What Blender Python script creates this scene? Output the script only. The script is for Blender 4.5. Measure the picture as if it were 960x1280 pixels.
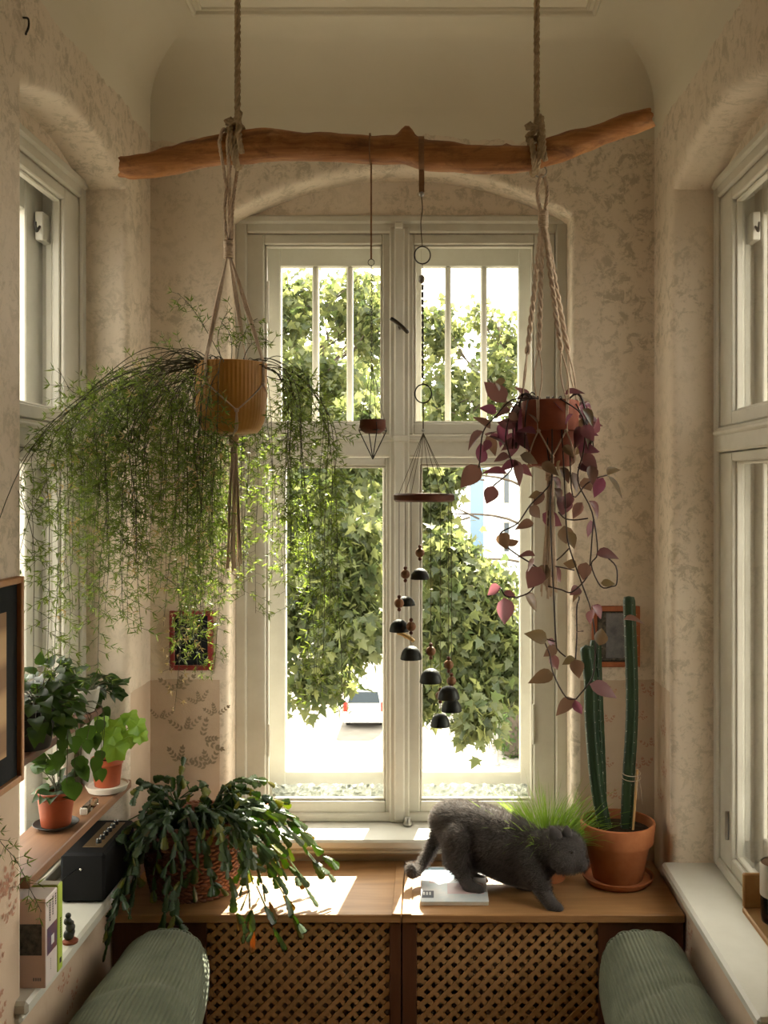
import bpy, bmesh, math, random
import numpy as np
from mathutils import Vector, Matrix, Quaternion, noise as mnoise

# ------------------------------------------------------------------ scene, camera, light
scene = bpy.context.scene
for o in list(bpy.data.objects):
    bpy.data.objects.remove(o)
COL = scene.collection
F = 1250.0                      # focal length in pixels of a 960 x 1280 frame
CX, CY = 540.0, 610.0           # vanishing point of the depth direction
ZC = 2.09                       # lens height over the floor
cam_d = bpy.data.cameras.new('camera')
cam = bpy.data.objects.new('camera', cam_d); COL.objects.link(cam)
cam_d.sensor_fit = 'HORIZONTAL'; cam_d.sensor_width = 36.0
cam_d.lens = F / 960.0 * 36.0
cam_d.shift_x = -(CX - 480.0) / 960.0
cam_d.shift_y = (CY - 640.0) / 960.0
cam_d.clip_start = 0.05; cam_d.clip_end = 500
cam.location = (0, 0, ZC); cam.rotation_euler = (math.pi / 2, 0, 0)
scene.camera = cam

world = bpy.data.worlds.new('sky'); scene.world = world; world.use_nodes = True
wn = world.node_tree; wn.nodes.clear()
w_out = wn.nodes.new('ShaderNodeOutputWorld'); w_bg = wn.nodes.new('ShaderNodeBackground')
w_bg.inputs['Color'].default_value = (1.0, 0.915, 0.80, 1)      # bright veiled summer sky
w_bg.inputs['Strength'].default_value = 8.0
wn.links.new(w_bg.outputs[0], w_out.inputs[0])

SUN_AZ, SUN_EL = math.radians(7.5), math.radians(41)
sd = Vector((-math.sin(SUN_AZ) * math.cos(SUN_EL), -math.cos(SUN_AZ) * math.cos(SUN_EL), -math.sin(SUN_EL)))
sun_d = bpy.data.lights.new('sun_offscreen', 'SUN'); sun_d.energy = 34.0; sun_d.angle = math.radians(0.6)
sun_d.color = (1.0, 0.90, 0.72)
sun = bpy.data.objects.new('sun_offscreen', sun_d); COL.objects.link(sun)
sun.location = (1, 10, 12); sun.rotation_euler = sd.to_track_quat('-Z', 'Y').to_euler()

vs = scene.view_settings
vs.view_transform = 'Standard'; vs.look = 'None'; vs.gamma = 1.0; vs.use_curve_mapping = False
vs.exposure = 0.14

R = random.Random(7)
NR = np.random.RandomState(11)

# ------------------------------------------------------------------ helpers
def P(x, y, Y):
    return Vector(((x - CX) * Y / F, Y, ZC + (CY - y) * Y / F))
def XAT(x, Y): return (x - CX) * Y / F
def ZAT(y, Y): return ZC + (CY - y) * Y / F

MATS = {}
def mat(name, col, rough=0.6, metal=0.0, spec=0.4):
    m = bpy.data.materials.new(name); m.use_nodes = True
    b = m.node_tree.nodes['Principled BSDF']
    b.inputs['Base Color'].default_value = (*col, 1)
    b.inputs['Roughness'].default_value = rough
    b.inputs['Metallic'].default_value = metal
    b.inputs['Specular IOR Level'].default_value = spec
    MATS[name] = m
    return m
def N(m, t, **kw):
    n = m.node_tree.nodes.new(t)
    for k, v in kw.items():
        if k in n.inputs: n.inputs[k].default_value = v
        else: setattr(n, k, v)
    return n
def L(m, a, b): m.node_tree.links.new(a, b)
def ramp(m, src, stops):
    r = N(m, 'ShaderNodeValToRGB'); e = r.color_ramp.elements
    e[0].position, e[0].color = stops[0][0], (*stops[0][1], 1)
    e[1].position, e[1].color = stops[-1][0], (*stops[-1][1], 1)
    for p, c in stops[1:-1]:
        k = e.new(p); k.color = (*c, 1)
    L(m, src, r.inputs[0]); return r
def BS(m): return m.node_tree.nodes['Principled BSDF']
def tex(m, scale=(1, 1, 1), coord='Object'):
    t = N(m, 'ShaderNodeTexCoord'); mp = N(m, 'ShaderNodeMapping')
    mp.inputs['Scale'].default_value = scale
    L(m, t.outputs[coord], mp.inputs['Vector']); return mp.outputs[0]
def noise(m, vec, scale, detail=4, rough=0.6, dist=0.0):
    n = N(m, 'ShaderNodeTexNoise'); n.inputs['Scale'].default_value = scale
    n.inputs['Detail'].default_value = detail; n.inputs['Roughness'].default_value = rough
    n.inputs['Distortion'].default_value = dist
    L(m, vec, n.inputs['Vector']); return n.outputs['Fac']
def bump(m, src, strength=0.3, dist=0.01):
    b = N(m, 'ShaderNodeBump'); b.inputs['Strength'].default_value = strength
    b.inputs['Distance'].default_value = dist
    L(m, src, b.inputs['Height']); L(m, b.outputs[0], BS(m).inputs['Normal']); return b
def mix(m, fac, a, b, mode='MIX'):
    n = N(m, 'ShaderNodeMix', data_type='RGBA', blend_type=mode)
    if hasattr(fac, 'links') or isinstance(fac, bpy.types.NodeSocket): L(m, fac, n.inputs[0])
    else: n.inputs[0].default_value = fac
    for s, i in ((a, 6), (b, 7)):
        if isinstance(s, bpy.types.NodeSocket): L(m, s, n.inputs[i])
        else: n.inputs[i].default_value = (*s, 1)
    return n.outputs[2]
def mottled(name, c1, c2, scale=8, rough=0.6, stretch=(1, 1, 1), lo=0.35, hi=0.65, bmp=0.15, bdist=0.004, spec=0.4, metal=0, coord='Object'):
    m = mat(name, c1, rough, metal, spec)
    v = tex(m, stretch, coord); f = noise(m, v, scale, 6, 0.65)
    r = ramp(m, f, [(lo, c1), (hi, c2)])
    L(m, r.outputs[0], BS(m).inputs['Base Color'])
    if bmp: bump(m, f, bmp, bdist)
    return m
def leafmat(name, c1, c2, trans, tfac=0.4, rough=0.45, by='object', tc2=None):
    """leaf: diffuse-gloss front mixed with translucency; colour varies by object or by island"""
    m = mat(name, c1, rough, 0, 0.35)
    if by == 'object': src = N(m, 'ShaderNodeObjectInfo').outputs['Random']
    else: src = N(m, 'ShaderNodeNewGeometry').outputs['Random Per Island']
    cc = ramp(m, src, [(0.0, c1), (1.0, c2)]).outputs[0]
    L(m, cc, BS(m).inputs['Base Color'])
    tr = N(m, 'ShaderNodeBsdfTranslucent')
    tcol = ramp(m, src, [(0.0, trans), (1.0, tc2 or trans)]).outputs[0]
    L(m, tcol, tr.inputs['Color'])
    mx = N(m, 'ShaderNodeMixShader'); mx.inputs[0].default_value = tfac
    L(m, BS(m).outputs[0], mx.inputs[1]); L(m, tr.outputs[0], mx.inputs[2])
    L(m, mx.outputs[0], m.node_tree.nodes['Material Output'].inputs['Surface'])
    return m

class MB:
    """collects faces, build() links them as one mesh object"""
    def __init__(s): s.v = []; s.f = []; s.mi = []; s.cur = 0
    def face(s, idx): s.f.append(idx); s.mi.append(s.cur)
    def quad(s, *pts):
        b = len(s.v); s.v += [tuple(p) for p in pts]; s.face(tuple(range(b, b + len(pts))))
    def box(s, lo, hi, bv=0.0, M=None):
        c = [(a + b) / 2 for a, b in zip(lo, hi)]; h = [abs(b - a) / 2 for a, b in zip(lo, hi)]
        bv = min(bv, min(h) * 0.9)
        base = len(s.v); idx = {}
        T = (lambda p: tuple(M @ Vector(p))) if M is not None else (lambda p: p)
        if bv <= 0:
            for sx in (-1, 1):
                for sy in (-1, 1):
                    for sz in (-1, 1):
                        idx[(sx, sy, sz)] = len(s.v)
                        s.v.append(T((c[0] + sx * h[0], c[1] + sy * h[1], c[2] + sz * h[2])))
            for a in range(3):
                for sg in (-1, 1):
                    o = [(-1, -1), (1, -1), (1, 1), (-1, 1)]
                    if (sg > 0) == (a == 1): o = o[::-1]
                    q = []
                    for p, r in o:
                        k = [0, 0, 0]; k[a] = sg; k[(a + 1) % 3 if a != 1 else 0] = p; k[(a + 2) % 3 if a != 1 else 2] = r
                        q.append(idx[tuple(k)])
                    s.face(tuple(q))
            return s
        SG = (-1, 1)
        for sx in SG:
            for sy in SG:
                for sz in SG:
                    for a in range(3):
                        k = [(sx, sy, sz)[i] * (h[i] - (0 if i == a else bv)) + c[i] for i in range(3)]
                        idx[(sx, sy, sz, a)] = len(s.v); s.v.append(T(tuple(k)))
        def orient(q, n):
            p = [Vector(s.v[i]) for i in q]
            nn = (p[1] - p[0]).cross(p[2] - p[0])
            cc = sum(p, Vector()) / len(p) - Vector(T(tuple(c)))
            s.face(tuple(q if nn.dot(cc) > 0 else q[::-1]))
        def key(d, a): return idx[(d[0], d[1], d[2], a)]
        for a in range(3):
            b, c2 = [i for i in range(3) if i != a]
            for sg in SG:
                q = []
                for p, r in ((-1, -1), (1, -1), (1, 1), (-1, 1)):
                    d = [0, 0, 0]; d[a] = sg; d[b] = p; d[c2] = r; q.append(key(d, a))
                orient(q, None)
            for s1 in SG:
                for s2 in SG:
                    d0 = [0, 0, 0]; d0[b] = s1; d0[c2] = s2; d0[a] = -1
                    d1 = list(d0); d1[a] = 1
                    orient([key(d0, b), key(d1, b), key(d1, c2), key(d0, c2)], None)
        for sx in SG:
            for sy in SG:
                for sz in SG:
                    orient([key((sx, sy, sz), a) for a in range(3)], None)
        return s
    def tube(s, pts, rad, n=8, caps=True, closed=False, flat=1.0):
        pts = [Vector(p) for p in pts]; k = len(pts)
        if not hasattr(rad, '__len__'): rad = [rad] * k
        t0 = (pts[1] - pts[0]).normalized()
        up = Vector((0, 0, 1)) if abs(t0.z) < 0.9 else Vector((0, 1, 0))
        nrm = (up - t0 * up.dot(t0)).normalized()
        base = len(s.v)
        for i in range(k):
            if closed: t = (pts[(i + 1) % k] - pts[i - 1]).normalized()
            elif i == 0: t = t0
            elif i == k - 1: t = (pts[i] - pts[i - 1]).normalized()
            else: t = (pts[i + 1] - pts[i - 1]).normalized()
            nrm = nrm - t * nrm.dot(t)
            if nrm.length < 1e-6: nrm = t.orthogonal()
            nrm.normalize(); bn = t.cross(nrm)
            for j in range(n):
                a = 2 * math.pi * j / n
                s.v.append(tuple(pts[i] + (nrm * math.cos(a) + bn * math.sin(a) * flat) * rad[i]))
        for i in range(k if closed else k - 1):
            i2 = (i + 1) % k
            for j in range(n):
                j2 = (j + 1) % n
                s.face((base + i * n + j, base + i * n + j2, base + i2 * n + j2, base + i2 * n + j))
        if caps and not closed:
            s.face(tuple(base + j for j in range(n))[::-1])
            s.face(tuple(base + (k - 1) * n + j for j in range(n)))
        return s
    def lathe(s, prof, c, n=32, sx=1.0, sy=1.0, wob=None):
        """prof: list of (r, z); closed at the ends when r == 0"""
        base = len(s.v); c = Vector(c)
        for r, z in prof:
            for j in range(n):
                a = 2 * math.pi * j / n
                q = r * (wob(a, z) if wob else 1.0)
                s.v.append((c.x + q * math.cos(a) * sx, c.y + q * math.sin(a) * sy, c.z + z))
        for i in range(len(prof) - 1):
            for j in range(n):
                j2 = (j + 1) % n
                s.face((base + i * n + j, base + i * n + j2, base + (i + 1) * n + j2, base + (i + 1) * n + j))
        return s
    def ball(s, c, r, n=12, m=8, sc=(1, 1, 1)):
        prof = [(max(1e-5, math.sin(math.pi * i / m)), -math.cos(math.pi * i / m)) for i in range(m + 1)]
        base = len(s.v); c = Vector(c)
        for rr, z in prof:
            for j in range(n):
                a = 2 * math.pi * j / n
                s.v.append((c.x + rr * math.cos(a) * r * sc[0], c.y + rr * math.sin(a) * r * sc[1], c.z + z * r * sc[2]))
        for i in range(m):
            for j in range(n):
                j2 = (j + 1) % n
                s.face((base + i * n + j, base + i * n + j2, base + (i + 1) * n + j2, base + (i + 1) * n + j))
        return s
    def mesh(s, name):
        me = bpy.data.meshes.new(name); me.from_pydata(s.v, [], s.f); return me
    def build(s, name, m, parent=None, smooth=False, angle=None, **kw):
        me = s.mesh(name)
        o = link(name, me, m, parent, **kw)
        if isinstance(m, (list, tuple)):
            me.polygons.foreach_set('material_index', s.mi)
        if smooth:
            me.polygons.foreach_set('use_smooth', [True] * len(me.polygons))
            if angle is not None: me.set_sharp_from_angle(angle=math.radians(angle))
        me.update()
        return o

def root_matrix(p):
    M = Matrix.Identity(4)
    while p is not None:
        M = p['_w'] if False else M
        break
    return M
WORLD = {}
def link(name, me, m, parent=None, M=None, label=None, cat=None, group=None, kind=None):
    o = bpy.data.objects.new(name, me); COL.objects.link(o)
    if m is not None:
        ms = m if isinstance(m, (list, tuple)) else [m]
        if len(me.materials) == 0:
            for q in ms: me.materials.append(MATS[q] if isinstance(q, str) else q)
    Mw = M if M is not None else Matrix.Identity(4)
    o.matrix_basis = Mw
    WORLD[o.name] = Mw
    if parent is not None:
        o.parent = parent; o.matrix_parent_inverse = WORLD[parent.name].inverted()
    tag(o, label, cat, group, kind)
    return o
def tag(o, label=None, cat=None, group=None, kind=None):
    if label: o['label'] = label
    if cat: o['category'] = cat
    if group: o['group'] = group
    if kind: o['kind'] = kind
    return o
def thing(name, loc, label=None, cat=None, group=None, kind=None):
    o = bpy.data.objects.new(name, None); COL.objects.link(o)
    o.empty_display_size = 0.05
    o.location = loc; WORLD[o.name] = Matrix.Translation(Vector(loc))
    return tag(o, label, cat, group, kind)

def spline(pts, per=6):
    pts = [Vector(p) for p in pts]; out = []
    q = [pts[0] * 2 - pts[1]] + pts + [pts[-1] * 2 - pts[-2]]
    for i in range(1, len(q) - 2):
        a, b, c, d = q[i - 1], q[i], q[i + 1], q[i + 2]
        for k in range(per):
            t = k / per; t2 = t * t; t3 = t2 * t
            out.append(0.5 * ((2 * b) + (c - a) * t + (2 * a - 5 * b + 4 * c - d) * t2 + (3 * b - a - 3 * c + d) * t3))
    out.append(pts[-1]); return out
def resample(pts, step):
    pts = [Vector(p) for p in pts]; out = [pts[0].copy()]; carry = 0.0
    for a, b in zip(pts, pts[1:]):
        d = (b - a).length
        if d < 1e-9: continue
        t = step - carry
        while t <= d:
            out.append(a.lerp(b, t / d)); t += step
        carry = d - (t - step)
    out.append(pts[-1]); return out
def rope(mb, pts, r, strands=3, pitch=6.0, n=5):
    pts = resample(pts, r * 1.1)
    if len(pts) > 2 and (pts[-1] - pts[-2]).length < r * 0.2: pts.pop(-2)
    t0 = (pts[1] - pts[0]).normalized(); nr = t0.orthogonal().normalized()
    fr = []
    for i, p in enumerate(pts):
        t = (pts[min(i + 1, len(pts) - 1)] - pts[max(i - 1, 0)]).normalized()
        nr = (nr - t * nr.dot(t)).normalized(); fr.append((p, nr.copy(), t.cross(nr)))
    for s in range(strands):
        path = []
        for i, (p, a, b) in enumerate(fr):
            th = 2 * math.pi * (s / strands + i * 1.1 / pitch)
            path.append(p + (a * math.cos(th) + b * math.sin(th)) * r * 0.5)
        mb.tube(path, r * 0.56, n)
    return mb

def scatter(name, tv, tf, mats, pos, m, parent=None, kind=None, smooth=False, **kw):
    """many copies of one small template as one mesh (numpy)"""
    tv = np.asarray(tv, float); k = len(tv); n = len(pos)
    V = np.einsum('nij,kj->nki', mats, tv) + np.asarray(pos)[:, None, :]
    V = V.reshape(-1, 3)
    me = bpy.data.meshes.new(name)
    faces = []
    lens = {len(f) for f in tf}
    me.vertices.add(len(V)); me.vertices.foreach_set('co', V.ravel())
    loops = np.concatenate([np.concatenate([np.asarray(f) for f in tf])[None, :] + (np.arange(n) * k)[:, None]]).ravel()
    starts1 = np.cumsum([0] + [len(f) for f in tf])
    tot = starts1[-1]
    starts = (starts1[:-1][None, :] + (np.arange(n) * tot)[:, None]).ravel()
    me.loops.add(len(loops)); me.loops.foreach_set('vertex_index', loops.astype(np.int32))
    me.polygons.add(len(starts)); me.polygons.foreach_set('loop_start', starts.astype(np.int32))
    me.update(calc_edges=True); me.validate()
    if smooth: me.polygons.foreach_set('use_smooth', [True] * len(me.polygons))
    return link(name, me, m, parent, kind=kind, **kw)
def rotmats(dirs, rng, scale, roll=None):
    """matrices taking local +Y to dirs, random roll about it, times scale"""
    d = dirs / np.linalg.norm(dirs, axis=1, keepdims=True)
    h = rng.normal(size=d.shape) if roll is None else roll
    x = np.cross(d, h); x /= np.linalg.norm(x, axis=1, keepdims=True) + 1e-9
    z = np.cross(x, d)
    Mx = np.stack([x, d, z], axis=2)
    return Mx * np.asarray(scale)[:, None, None]
def frame_to(d, up=None, scale=1.0, loc=(0, 0, 0), roll=0.0):
    """4x4 with local +Y along d, local +Z near up"""
    d = Vector(d).normalized(); up = Vector(up or (0, 0, 1))
    z = up - d * up.dot(d)
    if z.length < 1e-4: z = d.orthogonal()
    z.normalize(); x = d.cross(z)
    M3 = Matrix((x, d, z)).transposed() @ Matrix.Rotation(roll, 3, 'Y')
    return Matrix.Translation(Vector(loc)) @ (M3 * scale).to_4x4()

# ------------------------------------------------------------------ materials of the shell
def plaster(name, wallpaper):
    m = mat(name, (0.6, 0.5, 0.4), 0.9, 0, 0.15)
    v = tex(m)
    big = noise(m, v, 1.7, 3, 0.5)
    base = ramp(m, big, [(0.35, (0.70, 0.59, 0.475)), (0.65, (0.78, 0.68, 0.56))]).outputs[0]
    pat = noise(m, v, 20, 10, 0.82, 0.5)
    msk = ramp(m, pat, [(0.50, (0, 0, 0)), (0.565, (1, 1, 1))]).outputs[0]
    pv = noise(m, v, 2.3, 2, 0.5)
    amt = ramp(m, pv, [(0.36, (0.3, 0.3, 0.3)), (0.58, (1, 1, 1))]).outputs[0]
    mm = mix(m, 1.0, msk, amt, 'MULTIPLY')
    col = mix(m, mm, base, (0.53, 0.45, 0.345))
    fine = noise(m, v, 60, 3, 0.7)
    speck = ramp(m, fine, [(0.62, (0, 0, 0)), (0.70, (0.6, 0.6, 0.6))]).outputs[0]
    col = mix(m, speck, col, (0.55, 0.45, 0.34))
    hs = bump(m, pat, 0.35, 0.004)
    t2 = N(m, 'ShaderNodeTexCoord'); s2 = N(m, 'ShaderNodeSeparateXYZ'); L(m, t2.outputs['Object'], s2.inputs[0])
    w2 = N(m, 'ShaderNodeMath', operation='MULTIPLY_ADD'); L(m, noise(m, v, 7, 5), w2.inputs[0])
    w2.inputs[1].default_value = 0.10; L(m, s2.outputs[2], w2.inputs[2])
    gt = N(m, 'ShaderNodeMath', operation='GREATER_THAN'); L(m, w2.outputs[0], gt.inputs[0]); gt.inputs[1].default_value = ZC + 1.31
    col = mix(m, gt.outputs[0], col, (0.74, 0.68, 0.56))     # cream ceiling paint carried down onto the wall
    if wallpaper:
        t = N(m, 'ShaderNodeTexCoord'); sx = N(m, 'ShaderNodeSeparateXYZ'); L(m, t.outputs['Object'], sx.inputs[0])
        wob = N(m, 'ShaderNodeMath', operation='MULTIPLY_ADD'); L(m, noise(m, v, 9, 3), wob.inputs[0])
        wob.inputs[1].default_value = 0.02; L(m, sx.outputs[2], wob.inputs[2])
        lt = N(m, 'ShaderNodeMath', operation='LESS_THAN'); L(m, wob.outputs[0], lt.inputs[0])
        lt.inputs[1].default_value = ZC - 0.68
        pn = noise(m, v, 3.0, 4, 0.6)
        paper = ramp(m, pn, [(0.35, (0.53, 0.40, 0.29)), (0.65, (0.62, 0.48, 0.36))]).outputs[0]
        st = noise(m, tex(m, (1, 1, 0.3)), 14, 5, 0.7)
        stain = ramp(m, st, [(0.60, (0, 0, 0)), (0.72, (0.55, 0.55, 0.55))]).outputs[0]
        paper = mix(m, stain, paper, (0.48, 0.31, 0.22))
        col = mix(m, lt.outputs[0], col, paper)
    L(m, col, BS(m).inputs['Base Color'])
    return m
plaster('plaster_wallpaper', True); plaster('plaster', False)
mottled('ceiling_paint', (0.72, 0.66, 0.54), (0.76, 0.70, 0.58), 2.0, 0.9, bmp=0.05, spec=0.1)
def white_paint():
    m = mat('white_paint', (0.78, 0.75, 0.66), 0.45, 0, 0.4)
    v = tex(m); f = noise(m, v, 7, 6, 0.7)
    c = ramp(m, f, [(0.35, (0.64, 0.615, 0.535)), (0.72, (0.56, 0.53, 0.45))]).outputs[0]
    chips = ramp(m, noise(m, v, 45, 4, 0.75), [(0.71, (0, 0, 0)), (0.735, (1, 1, 1))]).outputs[0]
    c = mix(m, chips, c, (0.42, 0.38, 0.31))
    L(m, c, BS(m).inputs['Base Color']); bump(m, f, 0.08, 0.002)
white_paint()
mottled('sill_paint', (0.58, 0.565, 0.50), (0.64, 0.625, 0.56), 5, 0.4, bmp=0.04, spec=0.5)
mottled('floor_wood', (0.20, 0.11, 0.05), (0.30, 0.17, 0.08), 6, 0.5, (1, 0.1, 1))
def glass(name, tint, refl):
    m = bpy.data.materials.new(name); m.use_nodes = True; MATS[name] = m
    nt = m.node_tree; nt.nodes.remove(nt.nodes['Principled BSDF'])
    tr = N(m, 'ShaderNodeBsdfTransparent'); tr.inputs[0].default_value = (*tint, 1)
    gl = N(m, 'ShaderNodeBsdfGlossy'); gl.inputs['Roughness'].default_value = 0.03
    fr = N(m, 'ShaderNodeFresnel'); fr.inputs[0].default_value = 1.45
    sc = N(m, 'ShaderNodeMath', operation='MULTIPLY'); sc.inputs[1].default_value = refl
    L(m, fr.outputs[0], sc.inputs[0])
    mx = N(m, 'ShaderNodeMixShader'); L(m, sc.outputs[0], mx.inputs[0])
    L(m, tr.outputs[0], mx.inputs[1]); L(m, gl.outputs[0], mx.inputs[2])
    L(m, mx.outputs[0], nt.nodes['Material Output'].inputs['Surface'])
glass('window_glass', (0.95, 0.97, 0.96), 0.4)
glass('jar_glass', (0.80, 0.83, 0.80), 1.6)
mat('steel', (0.42, 0.41, 0.38), 0.35, 0.9)
mat('dark_metal', (0.035, 0.03, 0.026), 0.45, 0.6)
mat('iron_handle', (0.06, 0.05, 0.04), 0.35, 0.8)
mat('brass', (0.30, 0.20, 0.08), 0.4, 0.8)

# ------------------------------------------------------------------ the room
DW = 3.6                                   # back wall
XL, XR = -1.014, 0.80                      # side walls
ZT = ZC + 1.37; ZCEIL = ZC + 1.58          # cove start, ceiling
YR = -2.6                                  # rear end of the room
ND = 0.15                                  # niche depth
SPR = ZC + 0.995                           # spring line of the arches
SILL = ZC - 1.25
FT = ZC + 1.0                              # window frame top

def outline(u0, u1, vb, vs_, rise, off, n=20):
    half = (u1 - u0) / 2; Rr = (half * half + rise * rise) / (2 * rise); cu = (u0 + u1) / 2; cv = vs_ + rise - Rr
    R2 = Rr + off; a = math.asin((half + off) / R2)
    pts = [(u0 - off, vb), (u0 - off, vb + (vs_ - vb) * 0.5)]
    for i in range(n + 1):
        t = -a + 2 * a * i / n
        pts.append((cu + R2 * math.sin(t), cv + R2 * math.cos(t)))
    pts += [(u1 + off, vb + (vs_ - vb) * 0.5), (u1 + off, vb)]
    return pts
def wall_with_niche(name, T, U0, U1, V0, V1, op, label):
    mb = MB(); u0, u1, vb, vs_, rise = op
    rings = [(0.03, 0), (0.020, 0.0015), (0.0105, 0.006), (0.0045, 0.0125), (0.001, 0.022), (0, 0.03), (0, ND)]
    rs = [outline(*op, off) for off, w in rings]
    q = lambda u, v, w=0.0: T(u, v, w)
    o = rs[0]
    mb.quad(q(U0, V0), q(o[0][0], V0), q(o[0][0], vb), q(o[0][0], o[2][1]), q(o[0][0], V1), q(U0, V1))
    mb.quad(q(o[-1][0], V0), q(U1, V0), q(U1, V1), q(o[-1][0], V1), q(o[-1][0], o[-3][1]), q(o[-1][0], vb))
    mb.quad(q(o[0][0], V0), q(o[-1][0], V0), q(o[-1][0], vb), q(o[0][0], vb))
    for a, b in zip(o[2:-2], o[3:-2]):
        mb.quad(q(*a), q(*b), q(b[0], V1), q(a[0], V1))
    mb.cur = 1
    for k in range(len(rings) - 1):
        wa, wb = rings[k][1], rings[k + 1][1]
        for i in range(len(o) - 1):
            mb.quad(q(*rs[k][i], wa), q(*rs[k][i + 1], wa), q(*rs[k + 1][i + 1], wb), q(*rs[k + 1][i], wb))
    e = rs[-1]                               # lunette over the window frame
    for a, b in zip(e[2:-2], e[3:-2]):
        mb.quad(q(*a, ND), q(*b, ND), q(b[0], FT - 0.05, ND), q(a[0], FT - 0.05, ND))
    bmm = bmesh.new(); me = mb.mesh(name); bmm.from_mesh(me)
    mi = bmm.faces.layers.int.new('x')
    for f, k in zip(bmm.faces, mb.mi): f.material_index = k
    bmesh.ops.remove_doubles(bmm, verts=bmm.verts, dist=1e-5)
    bmesh.ops.recalc_face_normals(bmm, faces=bmm.faces)
    for f in bmm.faces: f.smooth = f.material_index == 1 and f.calc_area() > 0
    bmm.to_mesh(me); bmm.free()
    ob = link(name, me, ['plaster_wallpaper', 'plaster'], kind='structure', label=label)
    me.set_sharp_from_angle(angle=math.radians(35))
    return ob
TB = lambda u, v, w: (u, DW + w, v)
TL = lambda u, v, w: (XL - w, u, v)
TR = lambda u, v, w: (XR + w, u, v)
BU0, BU1 = XAT(285, DW), XAT(715, DW)
LU0, LU1 = 2.483, 3.333
RU0, RU1 = 2.41, 3.335
wall_back = wall_with_niche('wall_back', TB, XL, XR, 0, ZT, (BU0, BU1, SILL - 0.02, SPR - 0.01, 0.165), 'scraped plaster end wall with arched window niche')
wall_left = wall_with_niche('wall_left', TL, YR, DW, 0, ZT, (LU0, LU1, SILL - 0.02, SPR, 0.085), 'scraped plaster side wall with arched niche behind the fern')
wall_right = wall_with_niche('wall_right', TR, YR, DW, 0, ZT, (RU0, RU1, SILL - 0.02, SPR, 0.085), 'scraped plaster side wall with arched niche by the cactus')

mb = MB()
mb.quad((XL - 0.2, YR, 0), (XR + 0.2, YR, 0), (XR + 0.2, DW + 0.2, 0), (XL - 0.2, DW + 0.2, 0))
mb.build('floor', 'floor_wood', kind='structure', label='dark wooden floor')
# ceiling with a quarter-round cove, mitred at the corners
mb = MB(); K = 10; rad = ZCEIL - ZT
rows = []
for i in range(K + 1):
    a = math.pi / 2 * i / K; ins = rad * (1 - math.cos(a)); z = ZT + rad * math.sin(a)
    rows.append([(XL + ins, YR, z), (XL + ins, DW - ins, z), (XR - ins, DW - ins, z), (XR - ins, YR, z)])
for a, b in zip(rows, rows[1:]):
    for j in range(3): mb.quad(a[j], a[j + 1], b[j + 1], b[j])
mb.quad(*rows[-1])
me = mb.mesh('ceiling'); bmm = bmesh.new(); bmm.from_mesh(me); bmesh.ops.remove_doubles(bmm, verts=bmm.verts, dist=1e-5); bmm.to_mesh(me); bmm.free()
me.polygons.foreach_set('use_smooth', [True] * len(me.polygons)); me.set_sharp_from_angle(angle=math.radians(30))
link('ceiling', me, 'ceiling_paint', kind='structure', label='cream coved ceiling')
# stucco frame on the ceiling
yb = 3.33; x0, x1 = -0.80, 0.55
for k, (d, w) in enumerate(((0.0, 0.016), (0.032, 0.010))):
    mb = MB()
    prof = [(0, 0), (0.2 * w, -0.6 * w), (0.6 * w, -0.9 * w), (w, -0.6 * w), (1.2 * w, 0)]
    pr = [[(x0 + d + p, YR + 0.3, ZCEIL + h), (x0 + d + p, yb - d - p, ZCEIL + h), (x1 - d - p, yb - d - p, ZCEIL + h), (x1 - d - p, YR + 0.3, ZCEIL + h)] for p, h in prof]
    for a, b in zip(pr, pr[1:]):
        for j in range(3): mb.quad(a[j], a[j + 1], b[j + 1], b[j])
    mb.build('trim_%d' % (k + 1), 'ceiling_paint', kind='structure', label='stucco bead framing the ceiling')
# rear wall of the room
mb = MB(); mb.quad((XL, YR, 0), (XR, YR, 0), (XR, YR, ZCEIL), (XL, YR, ZCEIL))
mb.build('wall_front', 'plaster', kind='structure', label='plaster wall at the rear of the room')

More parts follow.
